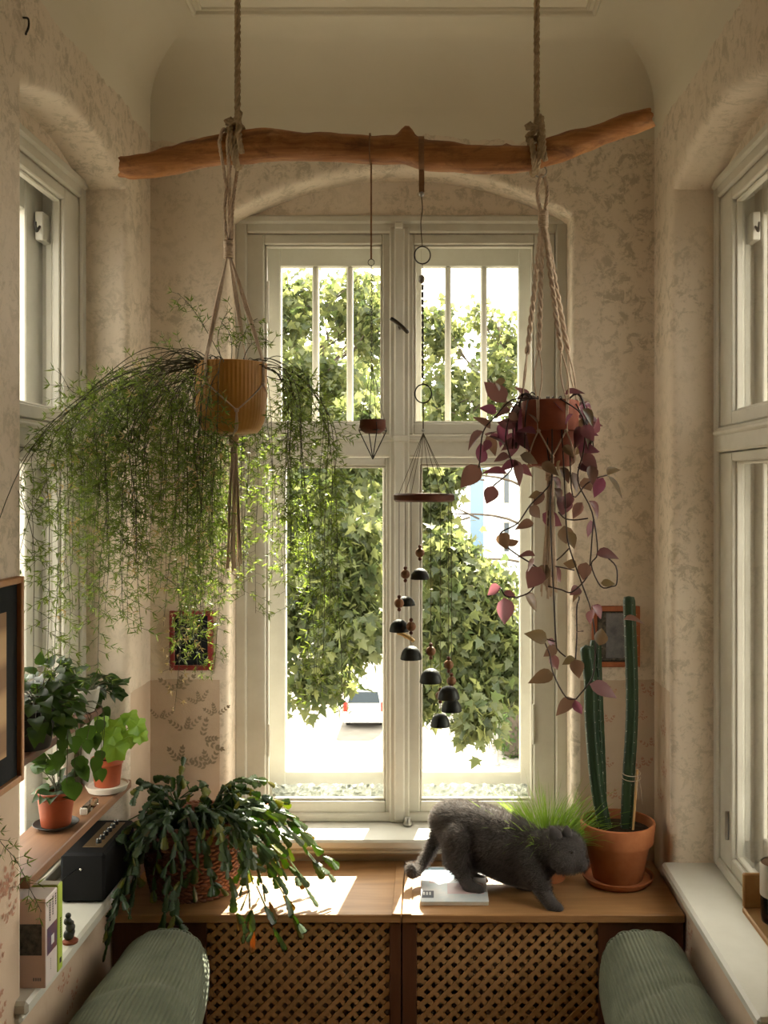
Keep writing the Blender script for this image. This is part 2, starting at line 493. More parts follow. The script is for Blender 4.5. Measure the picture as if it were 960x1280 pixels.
# ------------------------------------------------------------------ windows
def make_window(name, T, fr, vb, vt, sashes, bars, outer, od, outer_bars, label, mullion=None):
    """T(u, v, w); fr=(u0,u1); sashes: list of (outer rect, opening rect); outer: openings in the outer leaf"""
    u0, u1 = fr
    def tb(mbx, r, w0, w1, bv=0.004):
        a = T(r[0], r[2], w0); b = T(r[1], r[3], w1)
        mbx.box([min(p, q) for p, q in zip(a, b)], [max(p, q) for p, q in zip(a, b)], bv)
    f = MB()
    f0 = 0.045
    for r in ((u0, u0 + f0, vb, vt), (u1 - f0, u1, vb, vt), (u0 + f0, u1 - f0, vt - 0.045, vt), (u0 + f0, u1 - f0, vb, vb + 0.035)):
        tb(f, r, ND - 0.012, ND + 0.06, 0.006)
    # head moulding
    tb(f, (u0 + 0.01, u1 - 0.01, vt - 0.012, vt + 0.02), ND - 0.022, ND + 0.02, 0.008)
    win = f.build(name, 'white_paint', kind='structure', label=label)
    for b in bars:
        q = MB(); tb(q, b[:4], ND + b[4], ND + b[5], 0.006); q.build(b[6], 'white_paint', win)
    for (a, o) in sashes:
        s = MB()
        z = 0.0
        for r in ((a[0], o[0], a[2], a[3]), (o[1], a[1], a[2], a[3]), (o[0], o[1], o[3], a[3]), (o[0], o[1], a[2], o[2])):
            if r[1] - r[0] > 0.001 and r[3] - r[2] > 0.001: tb(s, r, ND + z, ND + 0.042, 0.004)
        so = s.build('sash', 'white_paint', win)
        # glazing bead, a narrow step inside the opening
        g = MB(); e = 0.009
        for r in ((o[0], o[0] + e, o[2], o[3]), (o[1] - e, o[1], o[2], o[3]), (o[0], o[1], o[3] - e, o[3]), (o[0], o[1], o[2], o[2] + e)):
            tb(g, r, ND + 0.014, ND + 0.036, 0.003)
        g.build('glazing_bead', 'white_paint', so)
        p = MB(); p.quad(T(o[0], o[2], ND + 0.03), T(o[1], o[2], ND + 0.03), T(o[1], o[3], ND + 0.03), T(o[0], o[3], ND + 0.03))
        p.build('pane', 'window_glass', so)
    # box lining between the two leaves
    l = MB(); c0, c1 = u0 + 0.03, u1 - 0.03; w0, w1 = ND + 0.04, ND + od + 0.05; t = 0.06
    lu0, lu1 = u0 + mullion[0], u1 - mullion[1]
    for r in ((u0 - 0.02, lu0, vb - 0.05, vt + 0.1), (lu1, u1 + 0.02, vb - 0.05, vt + 0.1), (lu0, lu1, vt - 0.035, vt + 0.1), (lu0, lu1, vb - 0.05, vb + 0.03)):
        tb(l, r, w0, w1, 0)
    l.build('box_lining', 'white_paint', win)
    # outer leaf
    ol = MB()
    us = sorted(outer, key=lambda r: r[0])
    for r in outer_bars: h_ = 0.003 if r[1] - r[0] > r[3] - r[2] else 0.0; tb(ol, r, ND + od + h_, ND + od + 0.045 - h_, 0.004)
    ol.build('outer_frame', 'white_paint', win)
    for r, cuts in outer:
        p = MB(); p.quad(T(r[0], r[2], ND + od + 0.025), T(r[1], r[2], ND + od + 0.025), T(r[1], r[3], ND + od + 0.025), T(r[0], r[3], ND + od + 0.025))
        p.build('pane', 'window_glass', win)
        for c in cuts:
            q = MB(); tb(q, (c - 0.012, c + 0.012, r[2], r[3]), ND + od - 0.002, ND + od + 0.04, 0.006); q.build('glazing_bar', 'white_paint', win)
    return win, tb
ui = lambda x: (x - CX) * 0.003
vi = lambda y: ZC + (CY - y) * 0.003
uo = lambda x: (x - CX) * 3.91 / F
vo = lambda y: ZC + (CY - y) * 3.91 / F
VB = SILL
sash_b = [((ui(305), ui(491), vi(543), vi(291)), (ui(330), ui(478), vi(529), vi(305))),
          ((ui(507), ui(694), vi(543), vi(291)), (ui(517), ui(668), vi(529), vi(305))),
          ((ui(305), ui(491), vi(1022), vi(572)), (ui(332), ui(482), vi(1002), vi(582))),
          ((ui(507), ui(694), vi(1022), vi(572)), (ui(525), ui(667), vi(1002), vi(580)))]
bars_b = [(ui(487), ui(512), VB, vi(285), -0.02, 0.03, 'mullion'),
          (ui(493), ui(506), VB + 0.01, vi(287), -0.034, -0.01, 'mullion_bead'),
          (ui(302), ui(697), vi(571), vi(544), -0.012, 0.04, 'transom'),
          (ui(302), ui(697), vi(553), vi(547), -0.024, 0.0, 'transom_bead')]
ol_, or_ = uo(330), uo(668)
outer_b = [((uo(351), uo(478), vo(527), vo(333)), (uo(394), uo(437))),
           ((uo(527), uo(648), vo(527), vo(333)), (uo(560), uo(605))),
           ((uo(357), uo(480), vo(965), vo(584)), ()),
           ((uo(527), uo(650), vo(965), vo(584)), ())]
ob_b = [(BU0, uo(351), vo(556), vo(270)), (BU0, uo(357), vo(1040), vo(556)), (uo(478), uo(527), vo(1040), vo(270)),
        (uo(648), BU1, vo(556), vo(270)), (uo(650), BU1, vo(1040), vo(556)),
        (uo(345), uo(655), vo(333), vo(270)), (uo(345), uo(655), vo(584), vo(527)), (uo(345), uo(655), vo(1040), vo(965))]
win_b, tbb = make_window('window_1', TB, (BU0 - 0.004, BU1 + 0.004), VB, FT, sash_b, bars_b, outer_b, 0.16, ob_b,
                         'white double casement window between the hanging plants', mullion=(0.08, 0.09))
# hinges, latches, handles of the end window
for (x, ya, yb_) in ((335, 352, 404), (336, 905, 945), (665, 330, 380), (667, 880, 930), (306, 915, 950), (306, 330, 362)):
    q = MB(); q.tube([(ui(x), DW + ND - 0.004, vi(ya)), (ui(x), DW + ND - 0.004, vi(yb_))], 0.005, 8)
    q.build('hinge', 'white_paint', win_b)
for (x, y, w, h) in ((499, 285, 5, 4), (502, 549, 10, 4)):
    q = MB(); q.box((ui(x - w), DW + ND - 0.045, vi(y + h)), (ui(x + w), DW + ND - 0.02, vi(y - h)), 0.004); q.build('latch', 'white_paint', win_b)
q = MB(); q.lathe([(0, 0.0), (0.016, 0), (0.02, 0.008), (0.012, 0.018), (0.012, 0.03), (0, 0.03)], (ui(510), DW + ND - 0.05, VB + 0.002), 14); q.build('bolt_knob', 'steel', win_b, smooth=True)
for (xa, ya, xb, yb_, mm) in ((489, 402, 511, 420, 'iron_handle'), (497, 787, 518, 798, 'brass')):
    q = MB(); a = Vector((ui(xa), DW + ND - 0.075, vi(ya))); b = Vector((ui(xb), DW + ND - 0.07, vi(yb_)))
    q.tube(spline([a, a.lerp(b, 0.3) + Vector((0, 0, 0.004)), a.lerp(b, 0.7) + Vector((0, 0, 0.004)), b], 4), [0.005] + [0.0075] * 11 + [0.005], 8)
    c = a.lerp(b, 0.5); q.tube([c, c + Vector((0, 0.045, -0.004))], 0.006, 8)
    q.build('window_handle', mm, win_b, smooth=True)

def side_window(name, T, u0, u1, label, of):
    far = 3.17; stile = u1 - far
    near = u0 + stile
    s = [((u0 + 0.03, u1 - 0.03, vi(543), vi(291)), (near, far, vi(529), vi(305))),
         ((u0 + 0.03, u1 - 0.03, vi(1022), vi(572)), (near, far, vi(1002), vi(582)))]
    b = [(u0 + 0.03, u1 - 0.03, vi(571), vi(544), -0.012, 0.04, 'transom'), (u0 + 0.03, u1 - 0.03, vi(553), vi(547), -0.024, 0.0, 'transom_bead')]
    on = near + 0.03
    zt, zm1, zm2, zb = vi(325), vi(529), vi(585), vi(975)
    outer = [((on, of, zm1, zt), ()), ((on, of, zb, zm2), ())]
    ob = [(u0, on, vi(1040), vi(270)), (of, u1, vi(1040), vi(270)), (on, of, zt, vi(270)), (on, of, zm2, zm1), (on, of, vi(1040), zb)]
    w, tb = make_window(name, T, (u0 - 0.004, u1 + 0.004), VB, FT, s, b, outer, 0.085, ob, label, mullion=(0.13, 0.13))
    # inner step of the lining and the stop hook under its head
    q = MB(); tb(q, (far + 0.012, far + 0.045, vb_ := vi(985), vi(318)), ND + 0.045, ND + 0.066, 0.003); q.build('lining_stop', 'white_paint', w)
    q = MB(); tb(q, (far - 0.05, far + 0.03, vi(352), vi(322)), ND + 0.05, ND + 0.075, 0.003); q.build('hook_block', 'white_paint', w)
    q = MB(); a = Vector(T(far - 0.05, vi(338), ND + 0.06)); b2 = Vector(T(far - 0.075, vi(345), ND + 0.06)); c = Vector(T(far - 0.085, vi(336), ND + 0.06))
    q.tube(spline([a, b2, c], 4), 0.004, 6); q.build('hook', 'dark_metal', w)
    return w, tb
win_l, tbl = side_window('window_2', TL, LU0, LU1, 'white casement window in the niche behind the fern', 3.075)
win_r, tbr = side_window('window_3', TR, RU0, RU1, 'white casement window in the niche by the cactus', 3.13)
q = MB(); q.tube([TR(3.2, vi(955), ND - 0.006), TR(3.2, vi(985), ND - 0.006)], 0.006, 8); q.build('hinge', 'steel', win_r)

def sill(name, lo, hi, nose, label):
    """board with a rounded nose and a small moulding beneath"""
    mb = MB(); mb.box(lo, hi, 0.008)
    lo2 = list(lo); hi2 = list(hi); hi2[2] = lo[2]; lo2[2] = lo[2] - 0.022
    ax, sgn = nose
    if sgn > 0: hi2[ax] -= 0.014
    else: lo2[ax] += 0.014
    mb.box(lo2, hi2, 0.008)
    return mb.build(name, 'sill_paint', kind='structure', label=label)
sill('trim_3', (BU0 - 0.03, 3.545, SILL - 0.034), (BU1 + 0.03, DW + ND + 0.03, SILL), (1, -1), 'white painted sill of the end window')
sill('trim_4', (XL - ND - 0.03, LU0 - 0.055, SILL - 0.034), (-0.982, LU1 + 0.012, SILL), (0, 1), 'white painted sill under the plant shelf')
sill('trim_5', (0.768, RU0 - 0.055, SILL - 0.034), (XR + ND + 0.03, RU1 + 0.012, SILL), (0, -1), 'white painted sill by the cactus')

# printed sprigs on the old wallpaper strip, flat print on the paper
mat('sprig_grey', (0.33, 0.26, 0.18), 0.9, 0, 0.1); mat('sprig_rose', (0.50, 0.27, 0.19), 0.9, 0, 0.1)
def sprig_mesh(seed, leaflets):
    r = random.Random(seed); mb = MB()
    def leaf(x, y, a, l, w):
        c, s_ = math.cos(a), math.sin(a)
        pts = [(0, 0), (l * .35, w), (l * .75, w * .6), (l, 0), (l * .75, -w * .6), (l * .35, -w)]
        mb.quad(*[(x + p * c - q_ * s_, y + p * s_ + q_ * c, 0) for p, q_ in pts])
    for b in range(3):
        ba = math.pi / 2 + (b - 1) * 0.9 + r.uniform(-.2, .2); ln = r.uniform(.035, .06)
        for k in range(leaflets):
            t = (k + 1) / leaflets; x = math.cos(ba) * ln * t; y = math.sin(ba) * ln * t
            for sg in (-1, 1): leaf(x, y, ba + sg * 0.7, .016 * (1.1 - t * .4), .0035)
        leaf(math.cos(ba) * ln, math.sin(ba) * ln, ba, .016, .0035)
    return mb.mesh('sprig_print')
sm = [sprig_mesh(i, 4) for i in range(3)]; sr = [sprig_mesh(i + 9, 3) for i in range(3)]
for q in sm: q.materials.append(MATS['sprig_grey'])
for q in sr: q.materials.append(MATS['sprig_rose'])
RP = random.Random(3)
def sprig(me, parent, loc, R3): link('sprig_print', me, None, parent, M=Matrix.Translation(loc) @ R3.to_4x4())
MBK = Matrix(((1, 0, 0), (0, 0, 1), (0, 1, 0)))              # x->X, y->Z on the back wall
MLF = Matrix(((0, 0, 1), (1, 0, 0), (0, 1, 0)))              # x->Y, y->Z on a side wall
for (x, y) in ((250, 880), (232, 915), (252, 925), (270, 895), (222, 865), (225, 955), (262, 960), (200, 900)):
    sprig(RP.choice(sm), wall_back, (XAT(x, DW), DW - 0.0012, ZAT(y, DW)), MBK @ Matrix.Rotation(RP.uniform(-1.3, 1.3), 3, 'Z') * RP.uniform(.8, 1.35))
for (x, y) in ((808, 870), (800, 900), (814, 935), (806, 960), (760, 905), (765, 870), (758, 960), (770, 1000)):
    sprig(RP.choice(sr), wall_back, (XAT(x, DW), DW - 0.0012, ZAT(y, DW)), MBK @ Matrix.Rotation(RP.uniform(-.5, .5), 3, 'Z') * RP.uniform(.5, .8))
for k in range(18):
    yy = RP.uniform(1.9, 3.3); zz = ZC - RP.uniform(1.36, 1.95)
    sprig(RP.choice(sr), wall_left, (XL + 0.0012, yy, zz), MLF @ Matrix.Rotation(RP.uniform(-.6, .6), 3, 'Z'))
for k in range(12):
    yy = RP.uniform(2.25, 2.44); zz = ZC - RP.uniform(.9, 1.5)
    sprig(RP.choice(sr), wall_left, (XL + 0.0012, yy, zz), MLF @ Matrix.Rotation(RP.uniform(-.6, .6), 3, 'Z'))
for k in range(14):
    yy = RP.uniform(2.2, 3.3); zz = ZC - RP.uniform(1.36, 1.9)
    sprig(RP.choice(sr), wall_right, (XR - 0.0012, yy, zz), MLF @ Matrix.Rotation(RP.uniform(-.6, .6), 3, 'Z'))
for (yy, zz) in ((3.45, -.86), (3.44, -1.0), (3.5, -1.1)):
    sprig(RP.choice(sr), wall_right, (XR - 0.0012, yy, ZC + zz), MLF * .9)

# ------------------------------------------------------------------ materials of the things
def wood(name, c1, c2, axis=0, scale=10, rough=0.5, coord='Object', spec=0.4):
    m = mat(name, c1, rough, 0, spec)
    sc = [6.0, 6.0, 6.0]; sc[axis] = 0.5
    v = tex(m, tuple(sc), coord); f = noise(m, v, scale / 4, 6, 0.7, 0.8)
    c = ramp(m, f, [(0.32, c1), (0.5, tuple((a + b) / 2 for a, b in zip(c1, c2))), (0.68, c2)])
    L(m, c.outputs[0], BS(m).inputs['Base Color']); bump(m, f, 0.12, 0.002)
    return m
wood('bench_wood', (0.30, 0.15, 0.06), (0.48, 0.27, 0.12), 0, 10, 0.42)
wood('lattice_wood', (0.40, 0.22, 0.09), (0.56, 0.33, 0.145), 2, 8, 0.6)
wood('dark_wood', (0.075, 0.028, 0.014), (0.15, 0.058, 0.028), 2, 8, 0.5)
wood('shelf_wood', (0.17, 0.08, 0.038), (0.28, 0.14, 0.07), 1, 8, 0.5)
wood('pine', (0.50, 0.28, 0.11), (0.62, 0.38, 0.17), 1, 8, 0.5)
wood('frame_oak', (0.30, 0.13, 0.045), (0.45, 0.21, 0.08), 2, 8, 0.45)
wood('frame_red', (0.16, 0.012, 0.010), (0.24, 0.02, 0.016), 2, 8, 0.4)
wood('frame_cherry', (0.28, 0.075, 0.025), (0.42, 0.13, 0.045), 2, 8, 0.4)
m = wood('driftwood', (0.22, 0.075, 0.022), (0.60, 0.27, 0.09), 0, 18, 0.55)
_c = BS(m).inputs['Base Color'].links[0].from_socket
_p = ramp(m, noise(m, tex(m, (1, 2, 2)), 7, 6, .7, .4), [(0.50, (0, 0, 0)), (0.66, (.8, .8, .8))]).outputs[0]
_c = mix(m, _p, _c, (0.13, 0.045, 0.016))
_q = ramp(m, noise(m, tex(m, (1, 2, 2)), 4, 5, .7), [(0.56, (0, 0, 0)), (0.66, (.6, .6, .6))]).outputs[0]
L(m, mix(m, _q, _c, (0.68, 0.36, 0.15)), BS(m).inputs['Base Color'])
bump(m, noise(m, tex(m, (2, 8, 8)), 7, 8, .75), .5, .006)
mottled('rope_fibre', (0.36, 0.27, 0.17), (0.52, 0.41, 0.28), 60, 0.95, bmp=0.3, spec=0.1)
mottled('cotton_cord', (0.52, 0.40, 0.30), (0.66, 0.53, 0.41), 80, 0.95, bmp=0.3, spec=0.1)
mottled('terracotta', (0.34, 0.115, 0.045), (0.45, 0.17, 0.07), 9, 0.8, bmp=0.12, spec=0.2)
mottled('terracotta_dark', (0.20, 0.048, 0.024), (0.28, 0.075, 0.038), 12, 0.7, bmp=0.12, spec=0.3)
mottled('plastic_pot', (0.28, 0.055, 0.018), (0.34, 0.075, 0.026), 5, 0.45, bmp=0.02)
mottled('mustard_glaze', (0.46, 0.215, 0.04), (0.54, 0.27, 0.06), 9, 0.5, bmp=0.05)
mottled('soil', (0.025, 0.016, 0.010), (0.06, 0.04, 0.025), 40, 1.0, bmp=0.6, spec=0.05)
mat('black_vinyl', (0.006, 0.006, 0.007), 0.75, 0, 0.25); mat('amp_panel', (0.25, 0.17, 0.09), 0.4, 0.6)
mat('chrome', (0.8, 0.78, 0.72), 0.2, 1.0)
mat('black_plastic', (0.01, 0.01, 0.01), 0.35)
mottled('bell_iron', (0.012, 0.014, 0.012), (0.025, 0.03, 0.024), 30, 0.5, bmp=0.1, metal=0.3)
mottled('bead_wood', (0.17, 0.075, 0.03), (0.28, 0.13, 0.055), 30, 0.55, bmp=0.1)
mottled('disc_wood', (0.10, 0.03, 0.018), (0.18, 0.055, 0.03), 20, 0.6, bmp=0.1)
mottled('leather', (0.22, 0.11, 0.05), (0.30, 0.16, 0.08), 30, 0.7, bmp=0.2)
mat('string', (0.10, 0.08, 0.055), 0.9, 0, 0.1)
mottled('ceramic_pale', (0.62, 0.58, 0.50), (0.70, 0.66, 0.57), 8, 0.35, bmp=0.03)
mottled('ceramic_grey', (0.40, 0.38, 0.34), (0.50, 0.47, 0.42), 8, 0.6, bmp=0.05)
mottled('black_pot', (0.02, 0.02, 0.018), (0.035, 0.033, 0.03), 9, 0.5, bmp=0.02)
leafmat('fern_green', (0.018, 0.036, 0.009), (0.055, 0.075, 0.022), (0.19, 0.30, 0.03), 0.42, by='island', tc2=(0.40, 0.50, 0.08))
leafmat('fern_dry', (0.42, 0.30, 0.12), (0.55, 0.42, 0.2), (0.5, 0.36, 0.14), 0.4, by='island')
mat('fern_stem', (0.055, 0.05, 0.022), 0.7)
leafmat('trad_leaf', (0.035, 0.014, 0.020), (0.055, 0.055, 0.030), (0.45, 0.12, 0.21), 0.30, 0.35, tc2=(0.38, 0.25, 0.11))
mat('trad_stem', (0.03, 0.012, 0.010), 0.5)
leafmat('segment_green', (0.040, 0.066, 0.036), (0.095, 0.130, 0.062), (0.24, 0.42, 0.05), 0.3, 0.30, tc2=(0.40, 0.50, 0.06))
leafmat('segment_tip', (0.10, 0.14, 0.03), (0.22, 0.10, 0.03), (0.45, 0.55, 0.06), 0.4, 0.3, tc2=(0.6, 0.25, 0.06))
leafmat('pot_leaf', (0.016, 0.036, 0.010), (0.04, 0.075, 0.018), (0.09, 0.18, 0.02), 0.3, 0.4)
leafmat('bright_leaf', (0.07, 0.15, 0.016), (0.11, 0.20, 0.026), (0.32, 0.50, 0.04), 0.45, 0.4)
leafmat('grass_green', (0.07, 0.15, 0.02), (0.14, 0.22, 0.04), (0.36, 0.62, 0.05), 0.45, 0.4, by='island', tc2=(0.5, 0.7, 0.1))
mottled('cactus_skin', (0.012, 0.030, 0.014), (0.024, 0.050, 0.02), 14, 0.45, (1, 1, 0.3), bmp=0.05)

# ------------------------------------------------------------------ bench over the radiators
BT = ZC - 1.34; BF = 3.15                # bench top and front
def bench_unit(x0, x1, px0, px1, label, post):
    t = thing('bench_cabinet', ((x0 + x1) / 2, BF + 0.2, 0), label, 'bench', 'lattice bench cabinets under the window')
    nb = 3; d = (DW - 0.004 - (BF - 0.012)) / nb
    top = MB(); top.box((x0, BF - 0.012, BT - 0.026), (x1, DW - 0.004, BT), 0.003)
    top.build('top_board', 'bench_wood', t)
    fr = MB()
    z0, z1 = 0.0, BT - 0.026
    if post == 'right': fr.box((px1, BF, z0), (x1 - 0.001, BF + 0.035, z1), 0.002); fr.box((x0 + 0.002, BF, z0), (px0, BF + 0.035, z1), 0.002)
    else: fr.box((x0 + 0.001, BF, z0), (px0, BF + 0.035, z1), 0.002); fr.box((px1, BF, z0), (x1 - 0.002, BF + 0.035, z1), 0.002)
    fr.box((px0, BF, z0), (px1, BF + 0.03, z0 + 0.06), 0.002)
    fr.build('front_frame', 'dark_wood', t)
    for xa in (x0 + 0.004, x1 - 0.02):
        sd_ = MB(); sd_.box((xa, BF + 0.036, 0), (xa + 0.016, DW - 0.01, z1), 0); sd_.build('side_panel', 'dark_wood', t)
    # lattice: two layers of diagonal slats, each clipped to the opening
    p = 0.0303; w = 0.0152; zl0, zl1 = z0 + 0.06, z1
    W, H = px1 - px0, zl1 - zl0
    for layer in (0, 1):
        k = -int(H / (p * 1.41421)) - 2
        while k * p * 1.41421 < W + H:
            c = k * p * 1.41421; k += 1
            # line: layer 0 runs u = c + s, v = s ; layer 1 runs u = c + s, v = H - s
            s0 = max(0, -c); s1 = min(H, W - c)
            if s1 - s0 < 0.012: continue
            if layer == 0: a, b = (px0 + c + s0, zl0 + s0), (px0 + c + s1, zl0 + s1)
            else: a, b = (px0 + c + s0, zl1 - s0), (px0 + c + s1, zl1 - s1)
            y = BF + 0.006 + layer * 0.0016
            A = Vector((a[0], y, a[1])); B = Vector((b[0], y, b[1])); dr = (B - A).normalized(); nn = Vector((-dr.z, 0, dr.x)) * w / 2
            q = MB(); th = Vector((0, 0.0016, 0))
            vs8 = [A - nn, B - nn, B + nn, A + nn]; q.v = [tuple(v) for v in vs8] + [tuple(v + th) for v in vs8]
            q.f = [(0, 1, 2, 3), (7, 6, 5, 4), (0, 4, 5, 1), (1, 5, 6, 2), (2, 6, 7, 3), (3, 7, 4, 0)]
            if layer == 1: q.f = [f[::-1] for f in q.f]
            q.build('slat', 'lattice_wood', t)
    return t
XM = XAT(502, BF)
bench_unit(XL + 0.004, XM - 0.0015, XAT(258, BF), XAT(487, BF), 'wooden lattice-front bench cabinet carrying the basket plant', 'right')
bench_unit(XM + 0.0015, XR - 0.006, XAT(521, BF), XAT(748, BF), 'wooden lattice-front bench cabinet carrying the cat', 'left')
# edging strips where the two tops meet, proud of the boards
for k, (xa, xb) in enumerate(((XM - 0.031, XM - 0.0015), (XM + 0.0015, XM + 0.031))):
    q = MB(); q.box((xa, BF - 0.018, BT + 0.0005), (xb, DW - 0.06, BT + 0.006), 0.002)
    q.build('edge_strip', 'bench_wood', label='wooden edging strip on the bench by the basket plant' if k == 0 else 'wooden edging strip on the bench beside the magazine', cat='strip', group='edging strips on the bench')

# ------------------------------------------------------------------ corduroy bolsters and the seats under them
def corduroy():
    m = mat('corduroy', (0.13, 0.145, 0.10), 0.95, 0, 0.1)
    f = noise(m, tex(m), 9, 5, 0.6)
    c = ramp(m, f, [(0.35, (0.11, 0.125, 0.085)), (0.65, (0.16, 0.175, 0.122))])
    L(m, c.outputs[0], BS(m).inputs['Base Color']); BS(m).inputs['Sheen Weight'].default_value = 0.15
    bump(m, noise(m, tex(m), 160, 2), 0.15, 0.001)
corduroy()
def bolster(cx, cz, ra, rb, y0, y1, label, seed, taper):
    t = thing('bolster_cushion', (cx, (y0 + y1) / 2, cz - rb), label, 'cushion', 'corduroy bolsters')
    mb = MB(); n = 480; k = 60; ribs = 80
    base = 0
    for i in range(k + 1):
        s = i / k; e = min(s, 1 - s) * (y1 - y0)
        cap = min(1.0, e / 0.10); shrink = math.sqrt(max(0.0, 1 - (1 - cap) ** 2)) * 0.62 + 0.38 if e > 0 else 0.38
        y = y0 + (y1 - y0) * s
        for j in range(n):
            a = 2 * math.pi * j / n
            lump = 1 + 0.05 * mnoise.noise((math.cos(a) * 1.3 + seed, math.sin(a) * 1.3, y * 4.0))
            crease = -0.05 * math.exp(-((y - (y0 + 0.62 * (y1 - y0)) - 0.04 * math.sin(a * 2)) / 0.018) ** 2) * (0.5 + 0.5 * math.sin(a + 0.4))
            rib = 0.0042 * abs(math.sin(a * ribs / 2.0)) / ra
            q = (shrink * (lump + crease) + rib) * (1 - taper * s * s)
            sq = (abs(math.cos(a)) ** 2.6 + abs(math.sin(a)) ** 2.6) ** (-1 / 2.6)
            mb.v.append((cx + ra * q * sq * math.cos(a), y, cz + rb * taper * s * s * .95 + rb * q * sq * math.sin(a)))
    for i in range(k):
        for j in range(n):
            j2 = (j + 1) % n
            mb.face((i * n + j, i * n + j2, (i + 1) * n + j2, (i + 1) * n + j))
    mb.face(tuple(range(n))); mb.face(tuple(k * n + j for j in range(n))[::-1])
    mb.build('cover', 'corduroy', t, smooth=True)
    for ii in (3, k - 3):
        pipe = MB(); pipe.tube([Vector(mb.v[ii * n + j]) for j in range(0, n, 8)], 0.004, 6, closed=True)
        pipe.build('piping', 'corduroy', t, smooth=True)
    return t
bolster(-0.805, ZC - 1.515, 0.166, 0.178, 2.05, 3.10, 'green corduroy bolster beneath the basket plant and amplifier sill', 1.3, .24)
bolster(0.640, ZC - 1.515, 0.150, 0.172, 2.05, 3.10, 'green corduroy bolster beneath the cactus and its sill', 5.1, .12)
for sg, cx, w, lb in ((-1, -0.80, 0.40, 'amplifier'), (1, 0.60, 0.38, 'cactus')):
    t = thing('seat_bench', (cx, 2.55, 0), 'low wooden seat under the bolster on the %s side' % lb, 'bench', 'low side seats')
    q = MB(); q.box((cx - w / 2, 1.9, ZC - 1.755), (cx + w / 2, 3.12, ZC - 1.718), 0.004); q.build('seat', 'bench_wood', t)
    for dx in (-1, 1):
        for yy in (1.95, 3.07):
            q = MB(); q.box((cx + dx * (w / 2 - 0.03) - 0.02, yy - 0.02, 0), (cx + dx * (w / 2 - 0.03) + 0.02, yy + 0.02, ZC - 1.755), 0.003); q.build('leg', 'bench_wood', t)

# ------------------------------------------------------------------ driftwood branch on ropes
YB = 2.9; PX = YB / F
br = [(152, 208, 27), (170, 208, 32), (200, 205, 34), (245, 193, 37), (300, 184, 38), (345, 180, 37), (400, 184, 35), (450, 186, 33), (480, 187, 33), (508, 187, 37), (530, 193, 37), (560, 196, 35), (605, 200, 35), (660, 198, 31), (690, 188, 32), (735, 174, 29), (780, 157, 27), (812, 147, 24)]
cpath = spline([P(x, y, YB) for x, y, d in br], 8)
crad = [v.x for v in spline([Vector((d / 2 * PX, 0, 0)) for x, y, d in br], 8)]
def branch_mesh():
    mb = MB(); n = 28; k = len(cpath)
    knots = [(P(508, 168, YB - 0.01), 0.034, 0.026), (P(346, 172, YB - .03), 0.028, 0.008), (P(631, 184, YB), 0.014, 0.012), (P(205, 190, YB - .02), .03, .006)]
    for i, (p, r) in enumerate(zip(cpath, crad)):
        t = (cpath[min(i + 1, k - 1)] - cpath[max(i - 1, 0)]).normalized()
        up = Vector((0, 0, 1)) - t * t.z; up.normalize(); sd2 = t.cross(up)
        for j in range(n):
            a = 2 * math.pi * j / n
            d = up * math.cos(a) + sd2 * math.sin(a)
            q = p + d * r
            rr = r * (1 + 0.16 * mnoise.noise(q * 9) + 0.07 * mnoise.noise(q * 26) + 0.06 * mnoise.noise((q.x * 8, q.y * 60, q.z * 60)))
            for c, wd, h in knots:
                dd = (q - c).length
                if dd < wd: rr += h * (0.5 + 0.5 * math.cos(math.pi * dd / wd))
            end = i < 3 or i > k - 4
            off = t * (0.012 * mnoise.noise(Vector((math.cos(a) * 2.5, math.sin(a) * 2.5, i + 3.3)))) if end else Vector()
            mb.v.append(tuple(p + d * rr + off))
    for i in range(k - 1):
        for j in range(n):
            j2 = (j + 1) % n
            mb.face((i * n + j, i * n + j2, (i + 1) * n + j2, (i + 1) * n + j))
    for e, i in ((0, 0), (1, k - 1)):
        c = len(mb.v); t = (cpath[1] - cpath[0]) if e == 0 else (cpath[-2] - cpath[-1])
        mb.v.append(tuple(cpath[i] + t.normalized() * 0.008))
        for j in range(n):
            f = (i * n + j, i * n + (j + 1) % n, c); mb.face(f if e else f[::-1])
    return mb
branch_mesh().build('driftwood_branch', 'driftwood', smooth=True, angle=50, label='knotted brown driftwood branch hung level on two ropes', cat='branch')
def bpt(x):
    """branch centre and radius at pixel column x"""
    X = XAT(x, YB); i = min(range(len(cpath)), key=lambda i: abs(cpath[i].x - X)); return cpath[i], crad[i]
def wrap(x, r, lean=0.0, turns=1.0, gap=0.0, start=0.0, n=20, dx=0.0, squash=1.0):
    c, rr = bpt(x); out = []
    for i in range(int(n * turns) + 1):
        s = i / n; a = start + 2 * math.pi * s
        R1 = rr * 1.07 + r + gap
        out.append(Vector((c.x + dx * s + lean * math.cos(a), c.y - R1 * math.sin(a), c.z + R1 * math.cos(a))))
    return out
